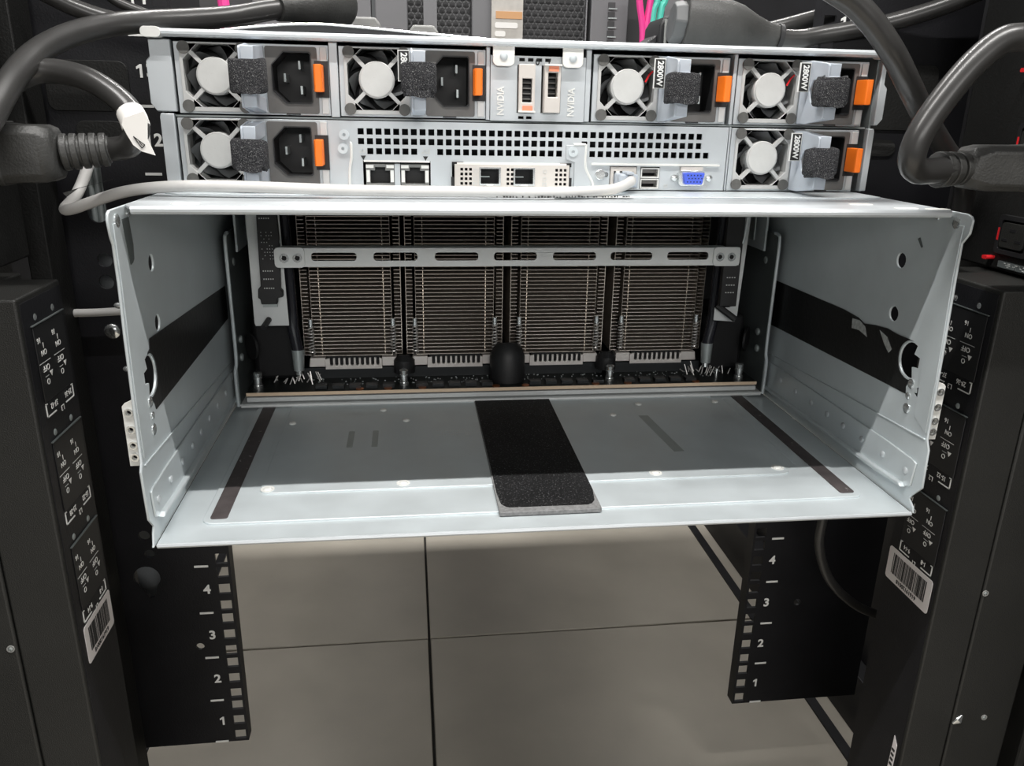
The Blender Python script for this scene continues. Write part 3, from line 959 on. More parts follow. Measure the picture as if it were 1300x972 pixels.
def make_psu():
    t = thing('power_supply', '', 'power supply', (0, 0, 0), 'hot-swap power supplies of the server')
    cx, cz = .0215, .0205
    oct_ = lambda h, e: [(cx + h, cz - e), (cx + h, cz + e), (cx + e, cz + h), (cx - e, cz + h), (cx - h, cz + e), (cx - h, cz - e), (cx - e, cz - h), (cx + e, cz - h)]
    sock = [(.0532, .0135), (.0605, .0064), (.0745, .0064), (.0757, .0075), (.0757, .0338), (.0748, .0347), (.0602, .0347), (.0532, .0275)]
    face = MB().prism(rect(0, WB, 0, HB), 'Y', 0, .0012, [oct_(.0168, .0085), sock]).build('face_or_shade_plate', 'steel_face', t, bevel=.0003)
    bd = MB()
    bd.box(0, .0008, .0012, .075, 0, HB)
    bd.box(WB - .0008, WB, .0012, .075, 0, HB)
    bd.box(0, WB, .0012, .075, HB - .0008, HB)
    bd.box(0, WB, .0012, .075, 0, .0008)
    bd.box(0, WB, .022, .074, .001, HB - .001)
    bd.build('casing', 'steel_dark', t)
    ff = MB().prism(rrect(.0030, .0405, .0012, HB - .0004, .0022), 'Y', -.0012, .012, [oct_(.0168, .0085)])
    ff.build('fan_frame', 'fan_grey', t, bevel=.0004)
    for k in range(4):
        a = PI / 4 + k * PI / 2
        d = Vector((math.cos(a), 0, math.sin(a)))
        c = Vector((cx, 0, cz))
        n = Vector((-math.sin(a), 0, math.cos(a))) * .0011
        p0, p1 = c + d * .0095, c + d * .0182
        vs = [p + q + Vector((0, y, 0)) for p in (p0, p1) for q in (n, -n) for y in (-.0008, .0022)]
        MB().add(vs, [(0, 1, 3, 2), (4, 6, 7, 5), (0, 4, 5, 1), (2, 3, 7, 6), (0, 2, 6, 4), (1, 5, 7, 3)]).build('fan_strut', 'fan_grey', t)
        x, z = cx + .0158 * (1 if math.cos(a) > 0 else -1), cz + .0156 * (1 if math.sin(a) > 0 else -1) - .0008
        MB().cyl((x, -.0022, z), (x, -.0010, z), .0034, seg=18).build('rubber_pad', 'pad', t)
    MB().cyl((cx, -.0010, cz), (cx, .010, cz), .0104, seg=28).build('fan_hub', 'fan_grey', t, bevel=.0005)
    MB().cyl((cx, -.0015, cz), (cx, -.0008, cz), .0093, seg=28).build('hub_sticker', 'sticker', t)
    for k in range(7):
        a0 = 2 * PI * k / 7 + .2
        secs = []
        for q in range(5):
            rr = .0100 + q * .00165
            aa = a0 + .14 * q
            row = []
            for sgn, yy in ((-1, .003), (1, .013)):
                an = aa + sgn * .30
                row.append(Vector((cx + rr * math.cos(an), yy, cz + rr * math.sin(an))))
            secs.append(row)
        vs = [p for r_ in secs for p in r_] + [p + Vector((0, .0007, 0)) for r_ in secs for p in r_]
        m = len(secs) * 2
        fs = []
        for q in range(4):
            fs.append((2 * q, 2 * q + 1, 2 * q + 3, 2 * q + 2))
            fs.append((m + 2 * q, m + 2 * q + 2, m + 2 * q + 3, m + 2 * q + 1))
            fs.append((2 * q, 2 * q + 2, m + 2 * q + 2, m + 2 * q))
            fs.append((2 * q + 1, m + 2 * q + 1, m + 2 * q + 3, 2 * q + 3))
        fs += [(0, m, m + 1, 1), (m - 2, m - 1, 2 * m - 1, 2 * m - 2)]
        MB().add(vs, fs).build('fan_blade', 'blade', t)
    MB().cyl((cx, .0165, cz), (cx, .0170, cz), .0175, seg=24).build('fan_back', 'deep_black', t)
    # inlet
    MB().prism(rrect(.0500, .0790, .0010, HB - .0012, .0012), 'Y', -.0012, .0012, [sock]).build('socket_plate', 'socket_grey', t, bevel=.0003)
    sh = MB()
    n = len(sock)
    scale = lambda k: [((x - .0645) * k + .0645, (z - .0205) * k + .0205) for x, z in sock]
    sh.prism(sock, 'Y', -.0018, .018, [scale(.955)])
    sh.prism(sock, 'Y', .018, .020)
    so = sh.build('inlet_socket', 'black', t)
    for x, z in ((.0598, .0207), (.0684, .0277), (.0690, .0140)):
        MB().box(x - .0006, x + .0006, .004, .018, z - .0023, z + .0023).build('contact_pin', 'steel_dull', so)
    # slit under socket, metal edge on the right
    MB().box(.0600, .0680, -.0010, 0, .0002, .0010).build('face_slit', 'black', t)
    MB().box(WB - .0048, WB - .0008, -.0010, .0002, .0010, HB - .001).build('edge_strip', 'psu_grey', t, bevel=.0003)
    # orange latch
    MB().box(WB - .0080, WB - .0002, -.0014, -.0009, .0100, .0300).build('latch_slot', 'black', t)
    MB().prism([(.0778, -.0014), (.0778, -.0125), (.0785, -.0140), (.0820, -.0140), (.0826, -.0130), (.0826, -.0014)], 'Z', .0130, .0277).build('release_latch', 'orange', t, bevel=.0005, label='orange release latch')
    # frosted pull handle, side profile in YZ
    prof = [(-.0012, .0010), (-.0012, .0372), (-.0130, .0376), (-.0330, .0352), (-.0345, .0340), (-.0345, .0050), (-.0330, .0036), (-.0130, .0010)]
    hole = [(-.0130, .0205), (-.0165, .0262), (-.0310, .0285), (-.0310, .0110), (-.0165, .0140)]
    MB().prism(prof, 'X', .0412, .0424, [hole]).build('handle_cheek', 'frosted', t, bevel=.0004)
    hb_ = MB()
    for a in (((-.0012, .0290), (-.0012, .0374), (-.0340, .0350), (-.0340, .0275), (-.0150, .0280)), ((-.0012, .0012), (-.0012, .0090), (-.0150, .0100), (-.0340, .0115), (-.0340, .0040))):
        hb_.prism(a, 'X', .0424, .0492)
    hb_.box(.0420, .0492, -.0345, -.0325, .0110, .0280)
    hd = hb_.build('pull_handle', 'frosted', t, bevel=.0008, label='frosted plastic pull handle')
    return t


def make_strap(t, tilt, seed):
    """hook-and-loop strap wound round the handle bar, local to supply t; one rounded band with a loose second turn"""
    rnd = random.Random(seed)
    cx, cy, cz = .0452, -.0325, .0196
    for turn in range(2):
        secs = []
        N = 22
        z0, z1 = (-.0080, .0080) if turn == 0 else (-.0066 + rnd.uniform(-.002, .001), .0072 + rnd.uniform(-.001, .002))
        rx, ry = (.0088, .0052) if turn == 0 else (.0098, .0064)
        outer, inner = [], []
        for zz, sh in ((z0, .94), (z0 + .001, 1.), (0, 1.0), (z1 - .001, 1.), (z1, .94)):
            row = []
            for k in range(N):
                a = 2 * PI * k / N
                ca, sa = math.cos(a), math.sin(a)
                x = rx * sh * math.copysign(abs(ca) ** .55, ca)
                y = ry * sh * math.copysign(abs(sa) ** .6, sa)
                wob = 1 + .03 * math.sin(3 * a + seed)
                row.append(Vector((cx + x * wob, cy + y * wob, cz + zz + tilt * x + .0006 * math.sin(2 * a + seed * 2))) + wloc(t))
            secs.append(row)
        m = MB().loft(secs)
        m.build('hook_strap', 'velcro', t, label='black fuzzy hook-and-loop strap wound round the handle')
    # loose end
    e = [Vector((cx - .007, cy - .0060, cz - .0075)), Vector((cx + .002, cy - .0070, cz - .0092)), Vector((cx + .0065, cy - .0060, cz - .0085))]
    m = MB()
    for i in range(2):
        a, b = e[i] + wloc(t), e[i + 1] + wloc(t)
        m.add([a, b, b + Vector((0, 0, .004)), a + Vector((0, 0, .004)), a + Vector((0, .0012, 0)), b + Vector((0, .0012, 0)), b + Vector((0, .0012, .004)), a + Vector((0, .0012, .004))], [(0, 1, 2, 3), (4, 7, 6, 5), (0, 4, 5, 1), (3, 2, 6, 7), (0, 3, 7, 4), (1, 5, 6, 2)])
    m.build('strap_end', 'velcro', t)


def make_rating(t):
    b = wloc(t)
    x0, x1 = .0340, .0408
    pl = MB().box(b.x + x0, b.x + x1, b.y - .0132, b.y - .0120, b.z + .0196, b.z + .0364).build('rating_label', 'print_white', t)
    MB().box(b.x + x0 + .0005, b.x + x1 - .0005, b.y - .0134, b.y - .0132, b.z + .0201, b.z + .0359).build('label_field', 'print_black', pl)
    MB().box(b.x + x1 - .002, b.x + .0420, b.y - .0120, b.y - .0105, b.z + .0200, b.z + .0360).build('label_wing', 'frosted', pl)
    text('2800W', .0050, (b.x + (x0 + x1) / 2, b.y - .0135, b.z + .0280), (0, 0, -1), (1, 0, 0), 'print_white', pl, sx=.92, bold=.03)


proto = make_psu()
psus = [((-.2085, YU, .2187), 'top left power supply, beside the printed rail number 13', False, .02),
        ((-.1172, YU, .2187), 'second power supply from the left in the top row, left of the switch panel', True, -.02),
        ((.0335, YU, .2182), 'third power supply from the left in the top row, right of the switch panel', True, .03),
        ((.1245, YU, .2182), 'top right power supply, under the thick black cable', True, .06),
        ((-.2105, YU, .1778), 'lower left power supply, behind the white network cable', False, -.04),
        ((.1245, YU, .1775), 'lower right power supply, beside the blue display port', True, .05)]
for i, (loc, lab, rating, tilt) in enumerate(psus):
    o = proto if i == 0 else dup(proto)
    o.location = loc
    o['label'] = lab
    psus[i] = (o, rating, tilt)
for i, (o, rating, tilt) in enumerate(psus):
    make_strap(o, tilt, i + 1)
    if rating:
        make_rating(o)
for o in (psus[2][0], psus[3][0]):
    b = wloc(o)
    MB().tube([b + Vector((.0330, .001, .0235)), b + Vector((.0350, .001, .0275)), b + Vector((.0375, .001, .0300))], .0006, 6).build('fan_wire', 'red', o)

# ================================================================ POWER DISTRIBUTION UNITS


def make_pdu(sg):
    """sg=+1 right, -1 left; breaker face looks towards the rack middle"""
    fx = .265 if sg > 0 else -.275
    y0, y1 = (.0235, .0820) if sg > 0 else (.0225, .0765)
    yc = .0509 if sg > 0 else .0517
    ztop = .1293
    lab = 'tall black power strip right of the bay, breakers printed upside down and white barcode tag' if sg > 0 else 'tall black power strip left of the bay, breakers printed upside down and white barcode tag'
    t = thing('power_distribution_unit', lab, 'power strip', (fx + sg * .03, .045, FZ))
    xs = lambda a: fx + sg * a
    B = lambda a, b, c, d, e, f: MB().box(min(xs(a), xs(b)), max(xs(a), xs(b)), c, d, e, f)
    hs = B(0, .0320, y0, y1, FZ, ztop).build('breaker_housing', 'pdu_black', t, bevel=.0012, seg=3)
    B(.0328, .078, y0 - .0006, y1 + .03, FZ, ztop - .002).build('back_housing', 'pdu_black', t, bevel=.0012)
    B(-.0005, .002, y0 + .0030, y1 - .0015, FZ + .01, ztop - .0030).build('face_or_shade_plate', 'rack_black', t)  # darker plate added to paint the shade on the inward side
    ub = B(.045, .09, -.03, .150, ztop, .62).build('outlet_housing', 'panel_black', t, bevel=.0015)
    rt = (0, sg, 0)
    up = (0, 0, -1)
    # text start: near edge on the right unit, far edge on the left unit
    tl = lambda u: yc + sg * (u - .0274)
    fxo = lambda d: fx - sg * (d + .0005)

    def T(s_, size, u, z, parent=hs, sx=1., m_='print_white'):
        text(s_, size, (fxo(.0009), tl(u), z), rt, up, m_, parent, sx=sx, bold=.006)

    def bar(u0, u1, z0, z1, parent=hs, m_='print_white', d0=.0, d1=.0004, name='printed_line'):
        a, b = sorted((tl(u0), tl(u1)))
        x0, x1 = sorted((fxo(d0), fxo(d1)))
        return MB().box(x0, x1, a, b, z0, z1).build(name, m_, parent)
    nums = (('29-36', 'L3', '37-42'), ('15-22', 'L2', '23-28'), ('1-8', 'L1', '9-14'))
    for k in range(3):
        zt = .1120 - k * .0650
        br = MB()
        a, b = sorted((tl(.0075), tl(.0455)))
        x0, x1 = sorted((fxo(0), fxo(.0006)))
        br.box(x0, x1, a, b, zt - .0415, zt)
        brk = br.build('breaker', 'black', t, bevel=.0003)
        bar(.0065, .0465, zt + .0006, zt + .0011, brk, 'steel_dark', 0, .0012, 'bezel')
        for u in (.0195, .0380):
            T('16', .0042, u + .0040, zt - .0077, brk)
            T('I', .0042, u - .0002, zt - .0112, brk)
            T('ON', .0042, u + .0003, zt - .0150, brk)
            bar(u - .0065, u + .0070, zt - .0205, zt - .0202, brk, 'print_grey', .0006, .0008)
            T('OFF', .0046, u + .0004, zt - .0236, brk)
            bar(u - .0015, u + .0028, zt - .0285, zt - .0283, brk, 'print_grey', .0006, .0008)
            T('\u25b2', .0040, u - .0044, zt - .0278, brk)
            T('O', .0046, u + .0006, zt - .0312, brk)
        zl = zt - .0440
        T(nums[k][0], .0046, .0178, zl - .0010, hs, .85)
        T(nums[k][2], .0046, .0366, zl - .0010, hs, .85)
        T(nums[k][1], .0046, .0274, zl - .0064, hs)
        for u0, u1, ue in ((.0090, .0205, .0090), (.0340, .0455, .0455)):
            bar(u0, u1, zl - .0062, zl - .0055)
            a, b = (ue, ue + .0007) if ue < .02 else (ue - .0007, ue)
            bar(a, b, zl - .0062, zl + .0014)
            a, b = (ue, ue + .0022) if ue < .02 else (ue - .0022, ue)
            bar(a, b, zl + .0010, zl + .0016)
        for u in (.014, .036):
            for zz in (zt + .0045, ):
                screw((fx, tl(u + .0035), zz), (-sg, 0, 0), .0020, .0010, hs, 'steel_dull' if k else 'bright_metal')
    # barcode tag: black bars and number along one edge
    z1_, z0_ = (-.0700, -.0955)
    a, b = (.0290, .0790) if sg > 0 else (.0310, .0735)
    x0, x1 = sorted((fxo(0), fxo(.0003)))
    tg = MB().prism(rrect(a, b, z0_, z1_, .0022), 'X', x0, x1).build('barcode_tag', 'label_paper', t, label='white barcode tag')
    bars = MB()
    rnd = random.Random(5)
    y = a + .0055
    x0, x1 = sorted((fxo(.0003), fxo(.0005)))
    while y < b - .006:
        wd = rnd.choice((.0003, .0003, .0006, .0006, .0010))
        bars.box(x0, x1, y, y + wd, z0_ + .0062, z1_ - .0035)
        y += wd + rnd.choice((.0003, .0004, .0007, .0010))
    bars.build('barcode', 'print_black', tg, kind='stuff')
    text('61619120018', .0042, (fxo(.0004), (a + b) / 2, z0_ + .0034), (0, sg, 0), (0, 0, -1), 'print_black', tg, ext=.0001)
    # plain face seams and screws
    f = y0 - .0006
    for z in ((-.0766, -.1809) if sg > 0 else (-.0743,)):
        xx = .2991 if sg > 0 else -.3110
        if sg > 0 and z < -.1:
            xx = .3217
        MB().prism(circ(xx, z, .0022, 16), 'Y', f - .0006, f, [circ(xx, z, .0015, 12)]).build('screw', 'conn_grey', t)
        screw((xx, f, z), (0, -1, 0), .0013, .0008, t, 'steel_dull')
    return t, xs


pr_, xr_ = make_pdu(1)
pl_, xl_ = make_pdu(-1)
# details only on the right one: second small tag, paint chip, outlets with red locks
tg = MB().prism([(.0300, -.2075), (.0345, -.2020), (.0352, -.2320), (.0300, -.2370)], 'X', .2642, .2646).build('barcode_tag', 'label_paper', pr_, label='small white tag with stacked black lines low on the strip')
for k in range(4):
    MB().box(.2639, .2642, .0310, .0342, -.2145 - k * .0042, -.2125 - k * .0042).build('tag_line', 'print_black', tg)
ch_ = MB().tube([(.2985, .0232, -.1845), (.3020, .0226, -.1818), (.3045, .0230, -.1780)], [.0010, .0030, .0008], 8, flat=.5)
ch_.build('paint_chip', 'bright_metal', pr_)
XO = .265 + .045


def outlet(yc, zc, parent):
    so = MB().prism(rrect(yc - .0150, yc + .0150, zc - .0125, zc + .0125, .003), 'X', XO - .003, XO, [rrect(yc - .0120, yc + .0120, zc - .0095, zc + .0095, .002)]).build('outlet', 'black', parent, bevel=.0005)
    MB().prism(rrect(yc - .0105, yc + .0105, zc - .0080, zc + .0080, .002), 'X', XO - .0035, XO).build('outlet_core', 'pdu_black', so, bevel=.0005)
    for dy, dz in ((0, .0035), (-.006, -.003), (.006, -.003)):
        MB().box(XO - .0038, XO - .0034, yc + dy - .0025, yc + dy + .0025, zc + dz - .0008, zc + dz + .0008).build('outlet_slot', 'deep_black', so)
    return so


for yc, zc in ((.0780, .1530), (.0780, .2100), (.0780, .2700)):
    so = outlet(yc, zc, pr_)
    MB().prism(rrect(yc + .0155, yc + .0205, zc - .0175, zc - .0150, .001), 'X', XO - .006, XO).build('lock_button', 'red', so, bevel=.0004)
    MB().box(XO - .0032, XO - .0002, yc + .0125, yc + .0140, zc - .004, zc + .004).build('lock_tab', 'red', so)
lp = MB().box(XO - .0015, XO, .045, .088, .1318, .1358).build('outlet_label', 'steel_dark', pr_)
lt = MB()
rnd = random.Random(3)
for k in range(40):
    y = .050 + rnd.random() * .032
    z = .1325 + rnd.randrange(3) * .0011
    lt.box(XO - .0017, XO - .0015, y, y + .0012, z, z + .0006)
lt.build('label_print', 'print_grey', lp, kind='stuff')
# left unit: outlet label seen at the frame edge
lp = MB().box(-.3200, -.3185, .05, .10, .128, .140).build('outlet_label', 'socket_grey', pl_)
lt = MB()
for k in range(60):
    y = .052 + rnd.random() * .045
    z = .1300 + rnd.randrange(6) * .0015
    lt.box(-.3185, -.3182, y, y + .0014, z, z + .0008)
lt.build('label_print', 'print_grey', lp, kind='stuff')
# left cable duct behind the strip, right slotted cable manager
dct = thing('cable_duct', 'dark upright duct strip at the far left behind the power strip', 'cable duct', (-.322, .17, FZ))
MB().box(-.3290, -.3150, .165, .195, FZ, .60).build('duct_body', 'panel_black', dct, bevel=.001)
cm = thing('cable_manager', 'black slotted upright at the lower right edge of the rack', 'cable manager', (.36, .02, FZ))
holes = [rrect(.3505, .3640, -.38 + k * .040, -.358 + k * .040, .003) for k in range(11)]
MB().prism(rect(.3455, .372, FZ, .10), 'Y', .010, .0125, holes).build('slotted_plate', 'pdu_black', cm, bevel=.0004)
MB().box(.372, .3740, .010, .06, FZ, .10).build('side_plate', 'pdu_black', cm)

# ================================================================ CABLES


def cord(name, label, cat, pts, r, material, base=None, n=12, seg=14, group=None):
    t = thing(name, label, cat, base or pts[0], group)
    MB().tube(spline(pts, n), r, seg).build('cord', material, t)
    return t


def plug_x(t, x0, x1, y, z, h, d, ridges, material='plug_black', sgn=1):
    """moulded appliance plug along X: body from x0 to x1 with clipped corners"""
    def sec(x, sy, sz, c):
        p = [(-1 + c, -1), (1 - c, -1), (1, -1 + c), (1, 1 - c), (1 - c, 1), (-1 + c, 1), (-1, 1 - c), (-1, -1 + c)]
        return [Vector((x, y + a * d * sy, z + b * h * sz)) for a, b in p]
    L = x1 - x0
    prof = [(0, .98, .98, .25), (.10, 1, 1, .25), (.62, 1, 1, .25), (.70, .98, .97, .28), (.90, .97, .96, .3), (.97, .86, .86, .4), (1.0, .70, .70, .5)]
    m = MB().loft([sec(x0 + L * t_, sy, sz, c) for t_, sy, sz, c in prof])
    m.build('plug_body', material, t, bevel=.0008)
    for k in range(ridges):
        xx = x0 + L * (.16 + .14 * k)
        MB().loft([sec(xx - abs(L) * .025, 1.06, 1.06, .28), sec(xx + abs(L) * .025, 1.06, 1.06, .28)]).build('grip_ridge', material, t, bevel=.0006)


def relief(t, p0, p1, r, material='plug_black', n=5):
    """ribbed strain relief from p0 to p1"""
    a, b = Vector(p0), Vector(p1)
    MB().tube([a, b], [r * .86, r * .74], 16).build('relief_core', material, t)
    src = None
    for k in range(n):
        f0, f1 = (k + .06) / n, (k + .78) / n
        MB().tube([a.lerp(b, f0), a.lerp(b, f1)], [r * (1 - .10 * f0), r * (1 - .10 * f1)], 18).build('relief_ring', material, t, bevel=.0005)


# A: cord from the plug lying on the cover, sweeping left
A = cord('power_cable', 'thick black cord lying over the top left of the server and bending down at left', 'power cable', [(-.1402, .20, .2859), (-.1545, .180, .2833), (-.1825, .165, .2763), (-.2029, .150, .2724), (-.2248, .130, .2685), (-.2403, .110, .2643), (-.2545, .090, .2573), (-.2640, .070, .2477), (-.2690, .050, .2350), (-.2735, .030, .2170), (-.2770, .010, .1990), (-.2850, .000, .160)], .0062, 'cord_black')
p0, p1 = Vector((-.1545, .180, .2833)), Vector((-.1180, .215, .2905))
MB().tube([p0.lerp(p1, f) for f in (-.05, .12, .3, .55, .9, 1.0)], [.0072, .0090, .0125, .0150, .0150, .0120], 20).build('plug_body', 'plug_black', A, bevel=.001)
MB().tube([p0.lerp(p1, -.12), p0.lerp(p1, .02)], [.0078, .0082], 16).build('relief_ring', 'plug_black', A)
# B: cord with white tag and the plug at left
B_ = cord('power_cable', 'black cord with a folded white paper tag, plugged in at the far left', 'power cable', [(-.2360, .060, .2006), (-.2286, .058, .2010), (-.2200, .050, .2030), (-.2145, .045, .2081), (-.2132, .045, .2134), (-.2178, .050, .2208), (-.2270, .055, .2285), (-.2392, .060, .2348), (-.2538, .065, .2380), (-.2650, .065, .2376), (-.2748, .060, .2325), (-.2831, .055, .2240), (-.2907, .050, .2080), (-.296, .045, .175)], .0060, 'cord_black')
plug_x(B_, -.3150, -.2540, .0520, .1985, .0145, .0130, 4)
relief(B_, (-.2545, .0545, .1990), (-.2325, .0595, .2005), .0093)
MB().prism([(-.2560, .1790), (-.2300, .1862), (-.2480, .1815), (-.2545, .1770)], 'Y', .052, .053).build('flash_tab', 'plug_black', B_)
tw = MB().prism([(-.2179, .2135), (-.2166, .2165), (-.2069, .2199), (-.2055, .2166), (-.2066, .2070), (-.2038, .1991), (-.2100, .2009), (-.2137, .2039), (-.2162, .2091)], 'Y', .0370, .0376).build('paper_tag', 'tag_white', B_, label='folded white paper tag printed with a small triangle')
MB().tube([(-.2168, .0488, .2190), (-.2148, .0462, .2160), (-.2136, .0452, .2120)], [.0067, .0068, .0068], 18).build('tag_wrap', 'tag_white', tw)
MB().box(-.2174, -.2070, .0376, .0440, .2150, .2156).build('tag_fold', 'tag_white', tw)
tri = MB()
tp_ = [Vector((-.2130, .0367, .2080)), Vector((-.2080, .0367, .2040)), Vector((-.2096, .0367, .2025))]
for i in range(3):
    tri.tube([tp_[i], tp_[(i + 1) % 3]], .00022, 5)
tri.tube([(-.2105, .0367, .2056), (-.2094, .0367, .2036)], .00018, 5)
tri.build('tag_symbol', 'print_black', tw)
# C, D, E, F on the right
C_ = cord('power_cable', 'thick black cord falling past the top right corner of the server', 'power cable', [(.1368,.0300,.2857),(.1508,.0300,.2788),(.1633,.0300,.2692),(.1781,.0320,.2553),(.1950,.0400,.2402),(.2206,.0600,.2240),(.2574,.0900,.2056),(.2890,.1100,.1874),(.2990,.1200,.160)], .0064, 'cord_black')
D_ = cord('power_cable', 'thick black cord looping into the ribbed plug at the far right', 'power cable', [(.2900, -.01, .2450), (.2550, -.02, .2540), (.2250, -.02, .2600), (.2089, -.02, .2608), (.1991, -.02, .2585), (.1889, -.02, .2500), (.1794, -.02, .2383), (.1702, -.02, .2239), (.1655, -.02, .2130), (.1655, -.019, .2040), (.1720, -.015, .1992), (.1819, -.010, .1988), (.1960, -.005, .1996)], .0064, 'cord_black')
relief(D_, (.1900, -.004, .1990), (.2080, .000, .1996), .0092, n=3)
plug_x(D_, .3080, .2060, .0010, .2000, .0118, .0120, 4)
E_ = cord('power_cable', 'black cord running right from the big moulded plug on the server', 'power cable', [(.1850, .20, .2775), (.1950, .20, .2768), (.2060, .20, .2772), (.2186, .20, .2795), (.2363, .198, .2826), (.2599, .195, .2870), (.2833, .19, .2935), (.3064, .185, .3016), (.3393, .18, .3157)], .0062, 'cord_black')
bd = [(-.02, .0082), (.04, .0088), (.12, .0095), (.25, .0125), (.42, .0178), (.60, .0205), (.90, .0215), (1.0, .0205)]
a, b = Vector((.1875, .20, .2772)), Vector((.1175, .205, .2845))
MB().tube([a.lerp(b, f) for f, _ in bd], [r for _, r in bd], 24, flat=.8).build('plug_body', 'plug_black', E_, bevel=.001, label='big black moulded connector')
MB().tube([a.lerp(b, -.03), a.lerp(b, .015)], [.0092, .0092], 20).build('relief_ring', 'black', E_)
MB().tube([a.lerp(b, .99), a.lerp(b, 1.05), a.lerp(b, 1.12)], [.0150, .0150, .0135], 8).build('connector_nose', 'grey_plug', E_, bevel=.001)
F_ = cord('power_cable', 'black cord behind the big moulded plug, going up to the right', 'power cable', [(.1792, .24, .2815), (.2032, .24, .2870), (.2270, .24, .2935), (.2509, .24, .3000), (.2749, .24, .3070), (.3100, .24, .3190)], .0062, 'cord_black')
ck = thing('power_connector', 'glossy black angled connector between the pink cables and the big plug', 'power connector', (.095, .23, .2618))
MB().loft([[Vector((x, y, z)) for x, z in ((.1052, .2625), (.1062, .2850), (.1096, .2906), (.1190, .2940), (.1237, .2880), (.1229, .2625))] for y in (.222, .262)]).build('connector_body', 'black', ck, bevel=.0015)
MB().loft([[Vector((x, y, z)) for x, z in ((.0940, .2625), (.0970, .2730), (.1060, .2790), (.1060, .2625))] for y in (.226, .256)]).build('connector_wing', 'black', ck, bevel=.001)
MB().tube([(.1105, .2215, .2890), (.1110, .2215, .263)], .0012, 8).build('connector_edge', 'conn_grey', ck)
for (x, y, z), lb_, rz in (((-.1085, .28, .2665), 'grey right-angle connector on the cover, next to the black plug', .3), ((-.0640, .30, .2640), 'grey right-angle connector alone on the server cover, left of the far mesh door', -.5)):
    k = thing('power_connector', lb_, 'power connector', (x, y, .2618))
    MB().loft([[Vector((x + q[0] * s_, y + yy, z + q[1])) for q in ((-.012, .004), (-.012, .017), (-.008, .022), (.008, .022), (.012, .017), (.010, .004))] for yy, s_ in ((-.010, 1.), (.012, 1.))]).build('connector_body', 'conn_grey', k, bevel=.0015)
    MB().tube(spline([(x + .004, y - .004, z + .008), (x + .010, y - .006, z + .001), (x + .016, y - .006, z - .001), (x + .03, y - .004, z - .001)], 5), [.0078] * 16, 14).build('cord_stub', 'conn_grey', k)
G_ = cord('power_cable', 'thin glossy black cord crossing just below rail number 14 at upper left', 'power cable', [(-.2800, .165, .3000), (-.2616, .170, .2880), (-.2531, .172, .2821), (-.2420, .175, .2778), (-.2331, .180, .2748), (-.222, .19, .2735)], .0030, 'cord_black')
cord('power_cable', 'glossy black cord at the upper left corner above the two thick cords', 'power cable', [(-.300, .14, .292), (-.2826, .14, .2820), (-.2674, .145, .2748), (-.2500, .150, .2700), (-.232, .165, .268)], .0050, 'cord_black')
H_ = cord('power_cable', 'black cord hanging in an arc behind the lower right rail numbers', 'power cable', [(.2600, .165, -.060), (.2571, .16, -.0899), (.2575, .16, -.1159), (.2673, .16, -.1431), (.2826, .16, -.1635), (.3037, .16, -.1807), (.3237, .16, -.1902)], .0040, 'cord_black')
# network cable
wn = cord('network_cable', 'white network cable lying along the bay roof into the port panel', 'network cable', [(.0570, .0985, .1845), (.0550, .090, .1840), (.0416, .075, .1812), (.0206, .065, .1804), (-.0076, .060, .1802), (-.0432, .060, .1803), (-.1081, .060, .1806), (-.1706, .060, .1822), (-.2044, .065, .1815), (-.2306, .070, .1782), (-.2533, .080, .1711), (-.2640, .085, .1674), (-.2704, .089, .1660), (-.2712, .092, .1672), (-.2668, .095, .1725), (-.2644, .100, .1786), (-.2620, .105, .1866), (-.2600, .11, .195)], .0031, 'white_cable')
MB().box(.0500, .0616, .0960, .1180, .1800, .1880).build('network_plug', 'frosted', wn, bevel=.0008)
MB().box(.0535, .0580, .0930, .1050, .1880, .1895).build('plug_clip', 'frosted', wn, bevel=.0003)
pm = MB()
rnd = random.Random(9)
for k in range(44):
    x = -.030 + k * .0018
    if rnd.random() < .72:
        yb = .060 + max(0, (x + .0076)) ** 1 * .12
        h_ = rnd.uniform(.0004, .0010)
        pm.box(x, x + rnd.uniform(.0003, .0012), yb - .0034, yb - .0024, .1776, .1776 + h_)
pm.build('cable_print', 'print_black', wn, kind='stuff')
cord('network_cable', 'short white cable passing behind the bay at left, above a bright screw', 'network cable', [(-.3332, .19, .0826), (-.3070, .19, .0823), (-.2857, .19, .0832), (-.2650, .19, .0845), (-.235, .19, .086)], .0029, 'white_cable')

# ================================================================ COLD AISLE BEYOND: opposite cabinets


def hex_panel(x0, x1, z0, z1, y, pitch, parent, skew=0.):
    """perforated door sheet of hexagonal holes built as a web of struts"""
    m = MB()
    r = pitch / math.sqrt(3)
    wd = .0016
    rows = int((z1 - z0) / (1.5 * r)) + 1
    cols = int((x1 - x0) / pitch) + 1
    for j in range(rows):
        for i in range(cols):
            cx = x0 + pitch * (i + .5 * (j % 2))
            cz = z0 + 1.5 * r * j
            P = [(cx + r * math.sin(PI / 3 * k), cz + r * math.cos(PI / 3 * k)) for k in range(6)]
            for k in (0, 1, 2):
                (ax, az), (bx, bz) = P[k], P[k + 1]
                if not (x0 <= min(ax, bx) and max(ax, bx) <= x1 and z0 <= min(az, bz) and max(az, bz) <= z1):
                    continue
                dx, dz = bx - ax, bz - az
                l = math.hypot(dx, dz)
                nx, nz = -dz / l * wd, dx / l * wd
                vs = [(ax + nx, y, az + nz), (bx + nx, y, bz + nz), (bx - nx, y, bz - nz), (ax - nx, y, az - nz)]
                vs += [(a, y + .002, c) for a, _, c in vs]
                m.add(vs, [(0, 1, 2, 3), (7, 6, 5, 4), (0, 4, 5, 1), (1, 5, 6, 2), (2, 6, 7, 3), (3, 7, 4, 0)])
    return m.build('mesh_sheet', 'mesh_black', parent, kind='stuff')


YB = 1.6


